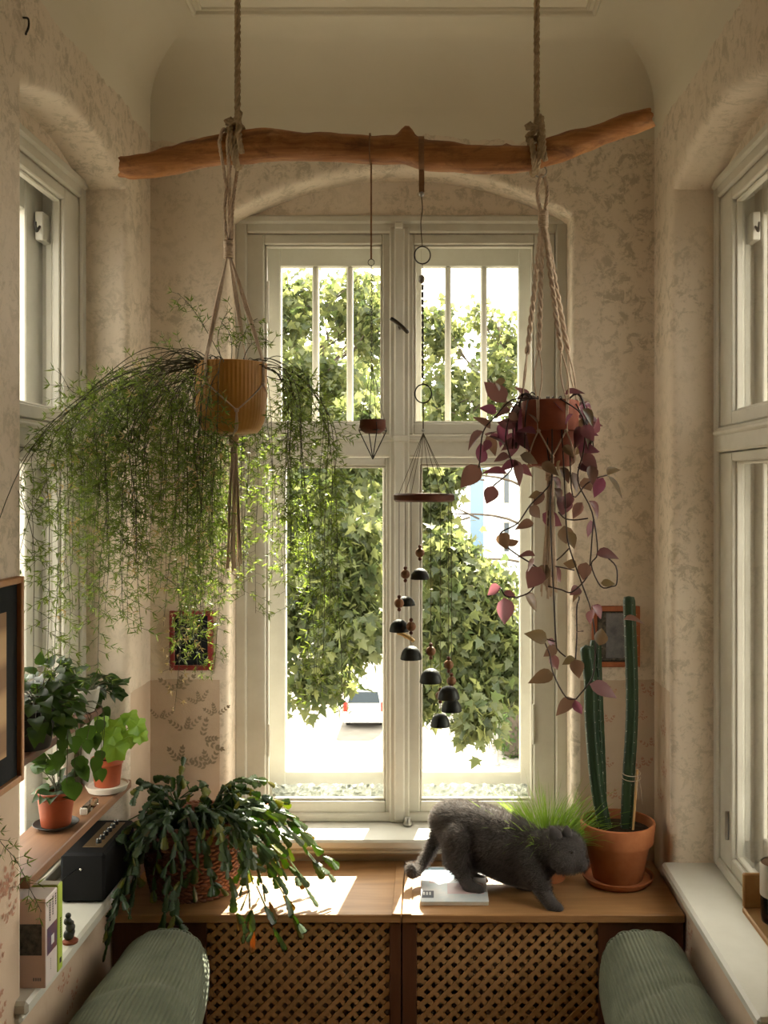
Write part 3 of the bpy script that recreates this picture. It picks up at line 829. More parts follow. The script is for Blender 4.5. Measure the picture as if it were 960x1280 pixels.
# suspension ropes
for k, (x, kx, ky, lb) in enumerate(((297, 294, 152, 'twisted hemp rope tied to the branch above the mustard pot'), (671, 670, 158, 'twisted hemp rope tied to the branch above the terracotta pot'))):
    t = thing('suspension_rope', P(x, 180, YB), lb, 'rope', 'ropes carrying the driftwood')
    c, rr = bpt(x)
    q = MB(); top = Vector((XAT(x, YB), YB, ZCEIL)); rope(q, [top, P(kx + (3 if k == 0 else 1), ky, YB - 0.01)], 0.0095)
    q.build('line', 'rope_fibre', t, smooth=True)
    q = MB()                                  # turns round the branch
    for j in range(2):
        xx = x - 6 + 9 * j
        w = wrap(xx, 0.009, 0.006 * (1 if j else -1), 1.0, 0.0)
        rope(q, w, 0.009)
    q.build('loop', 'rope_fibre', t, smooth=True)
    q = MB(); kc = P(kx, ky, YB - 0.01)       # the knot
    pts = []
    for i in range(30):
        a = i / 29 * 2 * math.pi * 1.9
        pts.append(kc + Vector((0.019 * math.sin(a) + 0.006 * math.cos(2 * a), 0.017 * math.cos(a * 1.0 + 0.6) - .004, 0.024 * math.cos(a * 0.5) - 0.006 + 0.01 * math.sin(a))))
    rope(q, spline(pts, 2), 0.0105)
    rope(q, spline([kc + Vector((.012, -.02, .01)), kc + Vector((.016, -.028, -.02)), c + Vector((0.01, -rr - 0.018, 0.0)), c + Vector((0.016, -rr - 0.01, -rr * 0.8))], 5), 0.009)
    q.build('knot', 'rope_fibre', t, smooth=True)
    q = MB(); q.tube([top + Vector((0, 0, -0.0)), top + Vector((0, 0, -0.02))], [0.016, 0.006], 10); q.build('ceiling_hook', 'dark_metal', t)

# ------------------------------------------------------------------ macrame hangers
def pot_open(mb, prof_out, wall, c, n=48, wob=None):
    """outer profile bottom to rim [(r,z)], thin walled, open at the top"""
    r0 = prof_out[0]; rim = prof_out[-1]
    inner = [(max(0.001, r - wall), z) for r, z in prof_out[::-1] if z > wall]
    prof = [(0.0005, prof_out[0][1])] + prof_out + [(rim[0] - wall * 0.5, rim[1] + wall * 0.25)] + inner + [(0.0005, inner[-1][1])]
    return mb.lathe(prof, c, n, wob=wob)
def macrame(name, loc, top_path, gather, legs, axis, rim_z, rim_r, k1_z, k1_r, node_z, node_r, bot, tassel_end, cr, twisted, label, seed):
    t = thing(name, loc, label, 'plant hanger', 'macrame plant hangers')
    rr_ = random.Random(seed)
    q = MB()
    for path in top_path: rope(q, spline(path, 6), 0.0055 if not twisted else 0.0065, 3, 6)
    q.build('hanging_loop', 'cotton_cord', t, smooth=True)
    q = MB()                                    # gathering wrap
    for i in range(9):
        zz = gather.z + 0.022 - i * 0.0055
        q.tube([Vector((gather.x + 0.0125 * math.cos(a), gather.y + 0.0125 * math.sin(a), zz)) for a in [2 * math.pi * j / 12 for j in range(12)]], 0.0034, 5, closed=True)
    q.build('gathering_wrap', 'cotton_cord', t, smooth=True)
    pol = lambda a, r, z: Vector((axis.x + r * math.sin(a), axis.y - r * math.cos(a), z))
    legs = [math.radians(a) for a in legs]
    for li, a in enumerate(legs):
        q = MB(); end = pol(a, rim_r + cr * 1.6, rim_z)
        g = gather + Vector((0.006 * math.sin(a), -0.006 * math.cos(a), -0.02))
        if twisted:
            mid = g.lerp(end, 0.72)
            pth = resample(spline([g, g.lerp(mid, 0.5) + Vector((0, 0, -0.004)), mid], 8), 0.004)
            for ph in (0, math.pi):
                pp = []; rad2 = []
                for i, v in enumerate(pth):
                    th = i * 0.004 / 0.03 * math.pi + ph; am = 0.004 if i > 22 else 0.0026
                    pp.append(v + Vector((math.cos(th) * am, math.sin(th) * am, 0))); rad2.append(0.0048)
                q.tube(pp, rad2, 6)
            for s in (-1, 1): q.tube(spline([mid, mid.lerp(end, .5) + Vector((s * 0.012 * math.cos(a), s * 0.012 * math.sin(a), 0)), end + Vector((s * 0.004, 0, 0))], 6), cr, 6)
        else:
            for s in (-1, 0, 1): q.tube(spline([g, g.lerp(end, .5) + Vector((s * 0.0045, s * .002, 0)), end + Vector((s * 0.0035 * math.cos(a), s * 0.0035 * math.sin(a), 0))], 6), cr, 6)
        k1 = pol(a, k1_r + cr * 1.5, k1_z)
        for s in (-1, 1): q.tube([end + Vector((s * .003 * math.cos(a), s * .003 * math.sin(a), 0)), k1 + Vector((s * .002, 0, 0))], cr, 6)
        q.ball(k1, cr * 2.6, 8, 6)
        na = legs[(li + 1) % len(legs)]; pa = legs[li - 1]
        for o in (na, pa):
            d = (o - a + math.pi) % (2 * math.pi) - math.pi; m_ = a + d / 2
            pts = []
            for i in range(9):
                s = i / 8; aa = a + d / 2 * s; zz = k1_z + (node_z - k1_z) * s; rr2 = k1_r + (node_r - k1_r) * s
                pts.append(pol(aa, rr2 + cr * 1.4, zz))
            q.tube(pts, cr, 6)
        d = (na - a + math.pi) % (2 * math.pi) - math.pi; m_ = a + d / 2
        nd = pol(m_, node_r + cr * 1.5, node_z); q.ball(nd, cr * 2.6, 8, 6)
        for s in (-1, 1):
            q.tube(spline([nd, pol(m_, node_r * 0.93 + cr * 2, bot.z + 0.012) + Vector((s * .003, 0, 0)), pol(m_, node_r * 0.5, bot.z - 0.003), bot + Vector((0, 0, -0.008))], 5), cr, 6)
        q.build('strand', 'cotton_cord', t, smooth=True)
    q = MB()
    for i in range(7):
        zz = bot.z - 0.006 - i * 0.005
        q.tube([Vector((bot.x + 0.012 * math.cos(a), bot.y + 0.012 * math.sin(a), zz)) for a in [2 * math.pi * j / 12 for j in range(12)]], 0.0032, 5, closed=True)
    q.build('tassel_wrap', 'cotton_cord', t, smooth=True)
    q = MB()
    for i in range(26):
        a = rr_.uniform(0, 6.28); s = rr_.random() ** .5; ln = rr_.uniform(.86, 1.03)
        st = bot + Vector((0.008 * s * math.cos(a), 0.008 * s * math.sin(a), -0.035))
        dz = (tassel_end.z - st.z) * ln; fan = 0.024 * s
        e = Vector((tassel_end.x + fan * math.cos(a), tassel_end.y + fan * math.sin(a), st.z + dz))
        md = st.lerp(e, .5) + Vector((rr_.uniform(-.004, .004), rr_.uniform(-.004, .004), 0))
        q.tube(spline([st, md, e], 4), 0.0019, 5)
    q.build('tassel', 'cotton_cord', t, smooth=True)
    return t
# left: loops straight over the branch
axL = Vector((XAT(289, YB), YB, 0)); potL = P(289, 541, YB); rL = 0.102; hL = 0.2
gatherL = P(286, 312, YB)
cb, rb_ = bpt(281)
def over(x, r, dxx):
    c, rr = bpt(x); o = []
    for i in range(11):
        a = -math.pi * 0.55 + math.pi * 1.1 * i / 10
        o.append(Vector((c.x + dxx * i / 10, c.y - (rr + r) * 1.08 * math.sin(-a), c.z + (rr + r) * 1.1 * math.cos(a))))
    return o
lp = over(279, 0.0065, 0.012)
tp = [[P(283, 300, YB - .004), P(281, 255, YB - .012)] + lp[::-1][0:11] + [P(285, 250, YB + .02), P(287, 300, YB + .004)],
      [P(290, 300, YB - .004), P(291, 255, YB - .012)] + [p + Vector((0.022, 0, 0.002)) for p in lp[::-1]] + [P(288, 250, YB + .02), P(288, 300, YB)]]
macrame('macrame_hanger', P(289, 545, YB), tp, gatherL, (-30, 70, -118, 165), axL, potL.z + hL, rL, ZAT(482, YB), 0.100, ZAT(516, YB), 0.096,
        Vector((axL.x + .008, YB, potL.z - 0.002)), P(292, 712, YB), 0.0026, False, 'plain cotton macrame hanger holding the mustard pot, long tassel', 1)
# right: small steel ring, twisted strands
axR = Vector((XAT(688, YB), YB, 0)); potR = P(688, 583, YB); rR = 0.080; hR = 0.188
gatherR = P(679, 274, YB)
tp = [spline([P(677, 270, YB), P(672, 245, YB - .003), P(674, 226, YB - .003), P(678, 219, YB), P(682, 226, YB + .003), P(684, 245, YB + .003), P(680, 270, YB)], 2)]
hr = macrame('macrame_hanger', P(688, 590, YB), tp, gatherR, (-105, -32, 28, 105), axR, potR.z + hR, rR, ZAT(540, YB), 0.074, ZAT(572, YB), 0.066,
        Vector((axR.x, YB, potR.z - 0.002)), P(686, 748, YB), 0.0024, True, 'twisted cotton macrame hanger holding the terracotta pot under the rope', 2)
q = MB(); rc = P(675, 214, YB)
q.tube([rc + Vector((0.019 * math.cos(a), 0.004 * math.sin(a), 0.019 * math.sin(a))) for a in [2 * math.pi * i / 24 for i in range(24)]], 0.0022, 6, closed=True)
q.build('ring', 'steel', hr, smooth=True)

# ------------------------------------------------------------------ asparagus fern in the ribbed mustard pot
fern = thing('potted_fern', potL, 'trailing asparagus fern in a ribbed mustard pot', 'potted plant')
q = MB(); prof = [(0.074, 0), (0.083, 0.010), (0.094, 0.035), (0.099, 0.07), (0.1015, 0.13), (0.102, 0.193), (0.1035, hL)]
pot_open(q, prof, 0.006, potL, 216, wob=lambda a, z: 1 + 0.012 * abs(math.sin(a * 27)))
q.build('pot', 'mustard_glaze', fern, smooth=True, angle=60)
q = MB(); q.lathe([(0.0005, 0.182), (0.05, 0.185), (0.094, 0.178)], potL, 32); q.build('soil', 'soil', fern, smooth=True)

def needles(name, items, m, parent):
    """items: list of (base, dir, len); thin lens-shaped blades"""
    if not items: return None
    b = np.array([i[0] for i in items]); d = np.array([i[1] for i in items]); l = np.array([i[2] for i in items])
    tv = [(-0.035, 0.0, 0), (0.035, 0.0, 0), (0.082, 0.45, 0.02), (0, 1, 0), (-0.082, 0.45, 0.02)]
    return scatter(name, tv, [(0, 1, 2, 3, 4)], rotmats(d, NR, l), b, m, parent, kind='stuff')
def frond(path, rr_, bl0, bl1, spacing, skip=0.12, dry=0.0, nl=0.021, droop=0.35, stem=0.0014):
    pts = resample(spline(path, 8), 0.01)
    k = len(pts)
    q = MB(); q.tube(pts, [stem * (1 - 0.5 * i / k) for i in range(k)], 5)
    items = []; ditems = []
    i = int(k * skip)
    while i < k - 1:
        t = (pts[i + 1] - pts[i]).normalized(); s = i / k
        bl = rr_.uniform(bl0, bl1) * (1.0 - 0.35 * s)
        a = rr_.uniform(0, 6.28); o1 = t.orthogonal().normalized(); o2 = t.cross(o1)
        d = (o1 * math.cos(a) + o2 * math.sin(a)) * 0.95 + t * 0.35; d.normalize()
        p = pts[i].copy(); tw = [p.copy()]; n = max(1, round(bl / 0.022)); isdry = rr_.random() < dry
        for j in range(n):
            lim = XL + .025 if (p.y < LU0 + .03 or p.y > LU1 - .03) else XL - ND + .03
            if p.x + d.x * .03 < lim: d.x = abs(d.x) + .2; d.normalize()
            d = (d + Vector((rr_.uniform(-.15, .15), rr_.uniform(-.15, .15), -droop * 0.25))).normalized()
            p = p + d * 0.022; tw.append(p.copy())
            c1 = d.orthogonal().normalized(); c2 = d.cross(c1); a0 = rr_.uniform(0, 6.28)
            nw = 4 if j < n - 1 else 5
            for w in range(nw):
                aa = a0 + w * 6.28 / nw + rr_.uniform(-.5, .5)
                nd = (c1 * math.cos(aa) + c2 * math.sin(aa)) * rr_.uniform(.5, 1.0) + d * 0.7
                if p.x < lim + .02: nd.x = abs(nd.x)
                (ditems if isdry else items).append((tuple(p), tuple(nd), nl * rr_.uniform(.6, 1.25)))
        q.tube(tw, 0.0006, 3, caps=False)
        i += max(1, round(rr_.uniform(.6, 1.4) * spacing / 0.01))
    so = q.build('frond', 'fern_stem', fern)
    needles('needles', items, 'fern_green', so)
    needles('dry_needles', ditems, 'fern_dry', so)
RF = random.Random(21)
def hang(xh, ysh, yend, Y, wig=8, x_start=None, **kw):
    """a stem that leaves the pot, arches over at (xh, ysh) and hangs to yend at depth Y"""
    sg = -1 if xh < 289 else 1
    x0 = x_start if x_start is not None else 289 + sg * RF.uniform(5, 34)
    Y0 = YB + RF.uniform(-.06, .06)
    dx = xh - x0
    apex = 453 - RF.uniform(-12, 8) - abs(dx) * RF.uniform(-.14, .10)
    pts = [P(x0, 468, Y0), P(x0 + sg * 6, 456, Y0), P(x0 + dx * .35, apex, Y0 + (Y - Y0) * .35), P(x0 + dx * .72, (apex + ysh) / 2 - 12, Y0 + (Y - Y0) * .75), P(xh, ysh, Y)]
    n = max(2, int((yend - ysh) / 70)); x = xh
    for i in range(1, n + 1):
        x += RF.uniform(-wig, wig) + sg * 1.5
        x = max(x, CX + (XL + 0.03) * F / Y if Y < 2.5 else x)
        pts.append(P(x, ysh + (yend - ysh) * i / n, Y + RF.uniform(-.02, .02)))
    frond(pts, RF, **kw)
prof_end = lambda x: 800 if x < 200 else 810
for i in range(74):                                  # the big curtain on the window side of the shelf
    xh = 75 + 200 * RF.random() ** 0.9
    Y = RF.uniform(2.62, 3.12) if xh > 110 else RF.uniform(2.7, 2.95)
    ys = 478 + (270 - xh) * 0.30 + RF.uniform(-15, 70)
    hang(xh, ys, RF.uniform(640, 850) if i % 3 else RF.uniform(560, 720), Y, bl0=.03, bl1=.085, spacing=.018, skip=.33, dry=.05)
for i in range(15):                                  # curtain before the window
    xh = RF.uniform(335, 425); Y = RF.uniform(2.78, 3.15)
    ys = 465 + (xh - 335) * 0.75 + RF.uniform(-5, 25)
    hang(xh, ys, RF.uniform(640, 800) if i % 4 else RF.uniform(800, 900), Y, bl0=.03, bl1=.08, spacing=.017, skip=.22)
for i in range(13):                                  # behind and under the pot
    xh = RF.uniform(255, 340); Y = RF.uniform(3.02, 3.2)
    hang(xh, RF.uniform(500, 540), RF.uniform(640, 770), Y, bl0=.03, bl1=.08, spacing=.016, skip=.35)
for xh, ye, Y, sp in ((28, 860, 2.47, .05), (45, 640, 2.5, .03), (62, 830, 2.55, .035), (20, 700, 2.46, .05), (75, 850, 2.6, .03)):   # sparse strands by the picture
    hang(xh, 560 if xh > 30 else 590, ye, Y, wig=3, bl0=.06, bl1=.12, spacing=sp, skip=.35)
for pts in ([(285, 462), (262, 420), (240, 385), (222, 366)], [(295, 462), (300, 430), (312, 405), (322, 398)], [(280, 462), (272, 425), (280, 398), (290, 385)],
            [(300, 462), (310, 436), (325, 424), (340, 428)], [(288, 462), (290, 435), (286, 415), (276, 402)], [(275, 462), (240, 440), (205, 436), (170, 444)]):
    frond([P(x, y, YB + RF.uniform(-.05, .08)) for x, y in pts], RF, .02, .05, .014, .35, droop=0)
for pts in ([(270, 462), (180, 448), (130, 475), (95, 492), (72, 460)], [(270, 462), (170, 460), (110, 500), (60, 530), (20, 570)], [(268, 462), (190, 452), (120, 480), (80, 560), (40, 640), (22, 700)]):
    frond([P(x, y, 2.9 - 0.45 * k / (len(pts) - 1)) for k, (x, y) in enumerate(pts)], RF, .03, .06, .02, .4)
# dry sprays near the red frame and the long strand by the books
for pts in ([(258, 700), (245, 730), (236, 770), (215, 800), (212, 838)], [(205, 720), (232, 745), (240, 790), (262, 800)], [(220, 700), (226, 790), (222, 850), (218, 890)]):
    frond([P(x, y, 2.98) for x, y in pts], RF, .02, .045, .015, .1, dry=.85, nl=.016)
frond([P(x, y, Y) for x, y, Y in ((262, 466, 2.88), (150, 470, 2.7), (40, 560, 2.4), (-30, 760, 2.25), (-35, 960, 2.24), (-5, 1042, 2.25), (20, 1075, 2.27), (36, 1108, 2.29), (52, 1140, 2.3))], RF, .02, .035, .012, .80, nl=.02)

# ------------------------------------------------------------------ purple trailing plant in the right hanger
trad = thing('potted_wandering_plant', potR, 'purple-leaved trailing plant in a dark terracotta pot', 'potted plant')
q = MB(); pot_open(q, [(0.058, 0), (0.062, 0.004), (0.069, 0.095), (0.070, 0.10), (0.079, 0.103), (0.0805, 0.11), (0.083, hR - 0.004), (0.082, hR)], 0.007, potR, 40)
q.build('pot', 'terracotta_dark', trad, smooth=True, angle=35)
q = MB(); q.lathe([(0.0005, 0.172), (0.074, 0.168)], potR, 28); q.build('soil', 'soil', trad)
def leaf_mesh(name, w, fold, curl, n=6, notch=0.0, wave=0.0, tipw=1.0):
    """leaf along +Y, length 1, folded along the midrib, curling down towards the tip"""
    mb = MB()
    for i in range(n + 1):
        s = i / n; hw = w * (math.sin(math.pi * s ** 0.72)) ** tipw if 0 < i < n else 0.004
        y = s; z = -curl * s * s
        e = wave * math.sin(i * 2.3)
        mb.v += [(-hw, y - notch * hw * (1 - s), z + fold * hw + e), (0, y, z), (hw, y - notch * hw * (1 - s), z + fold * hw - e)]
    for i in range(n):
        a = i * 3
        mb.face((a, a + 1, a + 4, a + 3)); mb.face((a + 1, a + 2, a + 5, a + 4))
    me = mb.mesh(name); me.polygons.foreach_set('use_smooth', [True] * len(me.polygons)); return me
trad_leaf = [leaf_mesh('leaf', .31, .40, .18), leaf_mesh('leaf', .29, .6, .35), leaf_mesh('leaf', .34, .2, .1)]
for me in trad_leaf: me.materials.append(MATS['trad_leaf'])
trad_pink = trad_leaf
RT = random.Random(5)
def tleaf(bx, by, tx, ty, pink=False, Y=None, wide=1.0):
    Y = Y or YB + RT.uniform(-.10, .05)
    a = P(bx, by, Y); b = P(tx, ty, Y) + Vector((0, RT.uniform(-.028, .02), 0)); d = b - a
    up = Vector((RT.uniform(-.6, .6), -RT.uniform(.3, 1.0), RT.uniform(.2, 1.0)))
    d = d * 1.18; M = frame_to(d, up, 1.0, a) @ Matrix.Diagonal((d.length * wide, d.length, d.length, 1))
    link('leaf', RT.choice(trad_pink if pink else trad_leaf), None, trad, M=M)
leaves = [(632, 475, 618, 480), (624, 489, 620, 478), (632, 503, 610, 479), (621, 515, 603, 510), (613, 536, 596, 521), (604, 539, 585, 557), (639, 513, 620, 517), (649, 536, 656, 560), (643, 508, 652, 545),
          (646, 498, 670, 498), (600, 579, 603, 556), (608, 545, 619, 565), (611, 546, 636, 552), (600, 582, 579, 605), (634, 592, 608, 588), (643, 574, 651, 603), (650, 569, 670, 577), (721, 509, 735, 500),
          (722, 520, 738, 522), (741, 541, 748, 525), (728, 531, 740, 559), (729, 568, 743, 583), (759, 594, 775, 583), (760, 595, 777, 618), (754, 597, 744, 618), (690, 596, 702, 613), (728, 628, 717, 645),
          (736, 626, 748, 641), (678, 642, 699, 655), (667, 654, 648, 657), (738, 650, 737, 669), (710, 664, 717, 682), (633, 682, 647, 676), (669, 695, 650, 692), (687, 708, 701, 725), (685, 706, 673, 727),
          (745, 693, 770, 693), (751, 729, 766, 729), (630, 739, 643, 746), (656, 742, 672, 761), (726, 740, 716, 747), (740, 757, 755, 771), (684, 800, 661, 791), (696, 807, 682, 818), (688, 818, 697, 835),
          (719, 823, 705, 827), (692, 843, 666, 848), (737, 855, 766, 867), (719, 874, 697, 889), (719, 875, 725, 892), (779, 775, 798, 772), (684, 800, 694, 806), (700, 585, 712, 600), (715, 590, 722, 612),
          (693, 610, 703, 628), (680, 615, 668, 630), (712, 615, 708, 635), (705, 495, 722, 488), (660, 500, 650, 486), (735, 545, 728, 566), (642, 545, 640, 570), (655, 520, 642, 530), (625, 530, 628, 552), (690, 500, 706, 512)]
pinks = [(617, 607, 610, 627), (730, 597, 738, 612), (676, 618, 664, 620), (662, 633, 674, 645), (627, 666, 631, 682), (705, 657, 709, 678), (707, 620, 702, 640), (676, 709, 662, 731), (668, 698, 660, 712),
         (721, 707, 707, 704), (733, 703, 729, 722), (626, 734, 610, 741), (630, 747, 632, 775), (741, 762, 735, 775), (749, 807, 754, 788), (729, 790, 722, 790), (719, 824, 722, 842), (725, 735, 714, 740), (608, 545, 620, 539), (612, 550, 606, 562)]
for l in leaves: tleaf(*l)
for l in pinks: tleaf(*l, pink=True, wide=1.25)
for k in range(46):                                 # crown over the pot
    a = RT.uniform(0, 6.28); x = 688 + 44 * math.cos(a); y = 515 + RT.uniform(-14, 70); 
    if 662 < x < 712 and RT.random() < .8: x += -34 if x < 688 else 28
    r = RT.uniform(13, 22); b = RT.uniform(-.6, 2.6) if x > 688 else math.pi - RT.uniform(-.6, 2.6)
    tleaf(x, y, x + r * math.cos(b), y + r * math.sin(b), Y=YB + 0.11 * math.sin(a) * .9, pink=RT.random() < .1)
stems = [[(672, 498), (640, 500), (620, 520), (604, 540), (600, 575), (598, 585)], [(676, 498), (645, 505), (632, 545), (640, 580), (635, 592), (617, 607)], [(690, 498), (684, 560), (690, 600), (664, 630), (655, 643), (646, 655), (627, 665), (626, 672), (633, 683), (649, 695), (662, 703)],
         [(700, 498), (728, 520), (730, 560), (722, 600), (740, 640), (747, 690), (739, 706), (751, 733), (765, 733), (771, 729), (770, 708), (756, 694)], [(690, 500), (690, 590), (688, 640), (692, 744), (695, 802), (698, 813), (707, 821)],
         [(700, 500), (705, 590), (708, 660), (712, 685), (726, 726), (739, 763), (744, 800), (743, 830), (739, 850), (720, 874)], [(712, 685), (700, 697), (687, 707), (675, 722), (662, 740), (646, 747)], [(687, 707), (700, 709), (718, 713)],
         [(742, 650), (740, 674), (738, 700), (734, 721), (715, 740), (701, 737), (685, 733)], [(718, 735), (724, 747), (721, 760), (721, 797), (719, 830)], [(695, 802), (681, 800), (687, 818), (692, 843), (707, 871), (720, 874)], [(712, 560), (716, 620), (732, 606), (745, 598), (759, 594)],
         [(698, 640), (706, 648), (718, 650), (735, 648)], [(646, 747), (632, 745), (626, 735)], [(672, 710), (662, 703), (649, 695)], [(720, 505), (738, 540), (742, 560)]]
for s in stems:
    y0 = YB + RT.uniform(-.08, .02)
    q = MB(); q.tube(spline([P(x, y, y0 + RT.uniform(-.012, .012)) for x, y in s], 4), 0.0022, 5); q.build('stem', 'trad_stem', trad, smooth=True)
for k in range(14):                                 # short stems inside the crown
    a = RT.uniform(0, 6.28); q = MB()
    q.tube(spline([potR + Vector((.03 * math.cos(a), .03 * math.sin(a), .17)), potR + Vector((.08 * math.cos(a), .08 * math.sin(a), .21)), potR + Vector((.105 * math.cos(a), .105 * math.sin(a), .15)), potR + Vector((.11 * math.cos(a), .11 * math.sin(a), .05))], 4), 0.002, 5)
    q.build('stem', 'trad_stem', trad, smooth=True)

# ------------------------------------------------------------------ wind chime and the wire tealight hanger
wc = thing('wind_chime', P(530, 622, YB), 'bell wind chime hanging from a leather strap on the branch', 'wind chime')
c, rr = bpt(527)
q = MB(); w = 0.008; loop = wrap(527, 0.002, 0, 1.0, 0.0005, 0)
for i in range(len(loop) - 1):
    a, b = loop[i], loop[i + 1]; h = Vector((w, 0, 0))
    q.quad(a - h, a + h, b + h, b - h)
lo = P(527, 240, YB)
q.box((lo.x - w, c.y - 0.004, lo.z), (lo.x + w, c.y + 0.001, c.z - rr * .95), 0.001)
q.box((lo.x - w, c.y + 0.001, lo.z), (lo.x + w, c.y + 0.005, c.z - rr * .95), 0.001)
q.build('strap', 'leather', wc)
q = MB(); q.ball(P(527, 243, YB), 0.008, 10, 8); q.ball(P(527, 349, YB), 0.010, 10, 8, (1, .6, 1.3)); q.build('swivel', 'steel', wc, smooth=True)
q = MB(); q.tube(spline([P(527, 245, YB), P(528, 262, YB), P(526, 280, YB), P(528, 309, YB)], 5), 0.0016, 6)
q.tube([P(528, 329, YB), P(528, 360, YB)], 0.0012, 6); q.tube([P(528, 360, YB), P(529, 482, YB)], 0.0016, 6)
q.tube([P(529, 503, YB), P(529, 538, YB)], 0.0022, 6)
q.build('cord', 'string', wc)
for i in range(26):
    if i % 2: continue
    q = MB(); y = 356 + i * 4.6; q.tube([P(528.3, y, YB), P(528.5, y + 6.5, YB)], 0.0034, 7); q.build('tube_bead', 'dark_metal', wc)
for (x, y, r) in ((528, 319, 10), (529, 492, 10.5)):
    q = MB(); cc = P(x, y, YB); q.tube([cc + Vector((r * PX * math.cos(a), 0.004 * math.sin(a), r * 1.12 * PX * math.sin(a))) for a in [2 * math.pi * i / 28 for i in range(28)]], 0.0021, 6, closed=True)
    q.build('ring', 'dark_metal', wc, smooth=True)
q = MB(); q.ball(P(529, 538, YB), 0.005, 10, 8); q.build('top_bead', 'steel', wc, smooth=True)
dc = P(530, 622, YB); dr = 38 * PX; q = MB()
q.lathe([(0.0005, -0.012), (dr - .006, -0.012), (dr, -0.007), (dr, 0.007), (dr - .006, .012), (0.0005, .012)], dc, 40); q.build('disc', 'disc_wood', wc, smooth=True, angle=40)
bells = [(524.5, 693, 713, 727, 12), (506, 720, 748, 759.5, 12.5), (499.5, 752, 772, 787, 12), (514.5, 779, 803, 819, 13), (538.5, 809, 830, 847, 13.5), (560.5, 828, 854, 870, 13.5), (564.5, 853, 875.5, 891, 13), (550.5, 875, 898, 914, 12.5)]
sgn = (1, 1, -1, -1, -1, -1, 1, 1)
for k, (x, yb2, y0, y1, r) in enumerate(bells):
    dx = (x - 530) * PX; Yk = YB + sgn[k] * math.sqrt(max(1e-6, (36 * PX) ** 2 - dx * dx)) * .9
    pos = Vector((dc.x + dx, Yk, 0)); zb = lambda y: ZAT(y, YB)
    q = MB(); q.tube([Vector((pos.x, pos.y, dc.z)), Vector((pos.x, pos.y, zb(y0 - 1)))], 0.0009, 5)
    q.tube([Vector((pos.x, pos.y, dc.z + .012)), P(529, 541, YB)], 0.0009, 5); q.build('string', 'string', wc)
    q = MB(); rb2 = r * PX; hb = zb(y0) - zb(y1)
    pr = [(rb2 * 1.0, 0), (rb2 * 1.02, 0.002)] + [(rb2 * math.cos(a) ** .8, hb * math.sin(a)) for a in [math.radians(d) for d in (15, 30, 45, 60, 75, 88)]]
    inn = [(p * .92, z - 0.002) for p, z in pr[::-1]]
    q.lathe([(0.0005, hb)] + pr[::-1] + [(rb2 * .93, 0.0)] + inn[::-1][1:] + [(0.0005, hb - .003)], (pos.x, pos.y, zb(y1)), 28); q.build('bell', 'bell_iron', wc, smooth=True, angle=50)
    q = MB(); q.ball((pos.x, pos.y, zb(yb2)), 6 * PX, 14, 10); bd = q.build('bead', 'bead_wood', wc, smooth=True)
    for dy in (-8, 8):
        q = MB(); q.ball((pos.x, pos.y, zb(yb2 + dy)), 2.4 * PX, 8, 6); q.build('spacer_bead', 'disc_wood', bd, smooth=True)

th = thing('tealight_hanger', P(466, 574, YB), 'wire pyramid tealight hanger with small dark dish', 'candle holder')
c, rr = bpt(464)
q = MB(); lp2 = wrap(464, 0.002, 0, 1.0, 0.0005, 0); q.tube(lp2, 0.0022, 6, caps=False); q.tube([Vector((XAT(464, YB), YB, c.z - rr)), P(464, 324, YB)], 0.0026, 7); q.build('cord', 'leather', th)
q = MB(); cc = P(464, 328, YB); q.tube([cc + Vector((4 * PX * math.cos(a), 0, 4 * PX * math.sin(a))) for a in [2 * math.pi * i / 16 for i in range(16)]], 0.001, 6, closed=True); q.build('loop', 'dark_metal', th)
q = MB(); y = 332.0; j = 0
while y < 455:
    cc = P(464.5, y + 2.2, YB); h = Vector((1.3 * PX, 0, 0)) if j % 2 else Vector((0, 1.3 * PX, 0))
    q.tube([cc + h * math.cos(a) + Vector((0, 0, 2.6 * PX * math.sin(a))) for a in [2 * math.pi * i / 10 for i in range(10)]], 0.0007, 4, closed=True); y += 3.6; j += 1
q.build('chain', 'dark_metal', th, kind='stuff')
dct = P(466, 538, YB); nodes = []
for i in range(4):
    a = math.radians(20 + 90 * i); nodes.append(dct + Vector((18 * PX * math.cos(a), 18 * PX * math.sin(a), 0)))
apex = P(466, 574, YB); topn = P(465, 456, YB)
for n_ in nodes:
    q = MB(); q.tube([topn, n_], 0.0011, 6); q.build('wire', 'dark_metal', th)
    q = MB(); q.tube([n_, apex], 0.0016, 6); q.build('wire', 'dark_metal', th)
q = MB()
for i in range(4): q.tube([nodes[i], nodes[(i + 1) % 4]], 0.0016, 6)
q.build('wire_square', 'dark_metal', th)
q = MB(); rd = 16.5 * PX
pot_open(q, [(rd * .55, -0.004), (rd * .6, -0.008), (rd * .92, 0.0), (rd, 0.01), (rd * .98, .03)], 0.003, dct, 28); q.build('dish', 'disc_wood', th, smooth=True, angle=40)
q = MB(); q.lathe([(0.0005, .0), (.019, .0), (.019, .018), (.0005, .018)], dct, 20); q.build('tealight', 'steel', th)

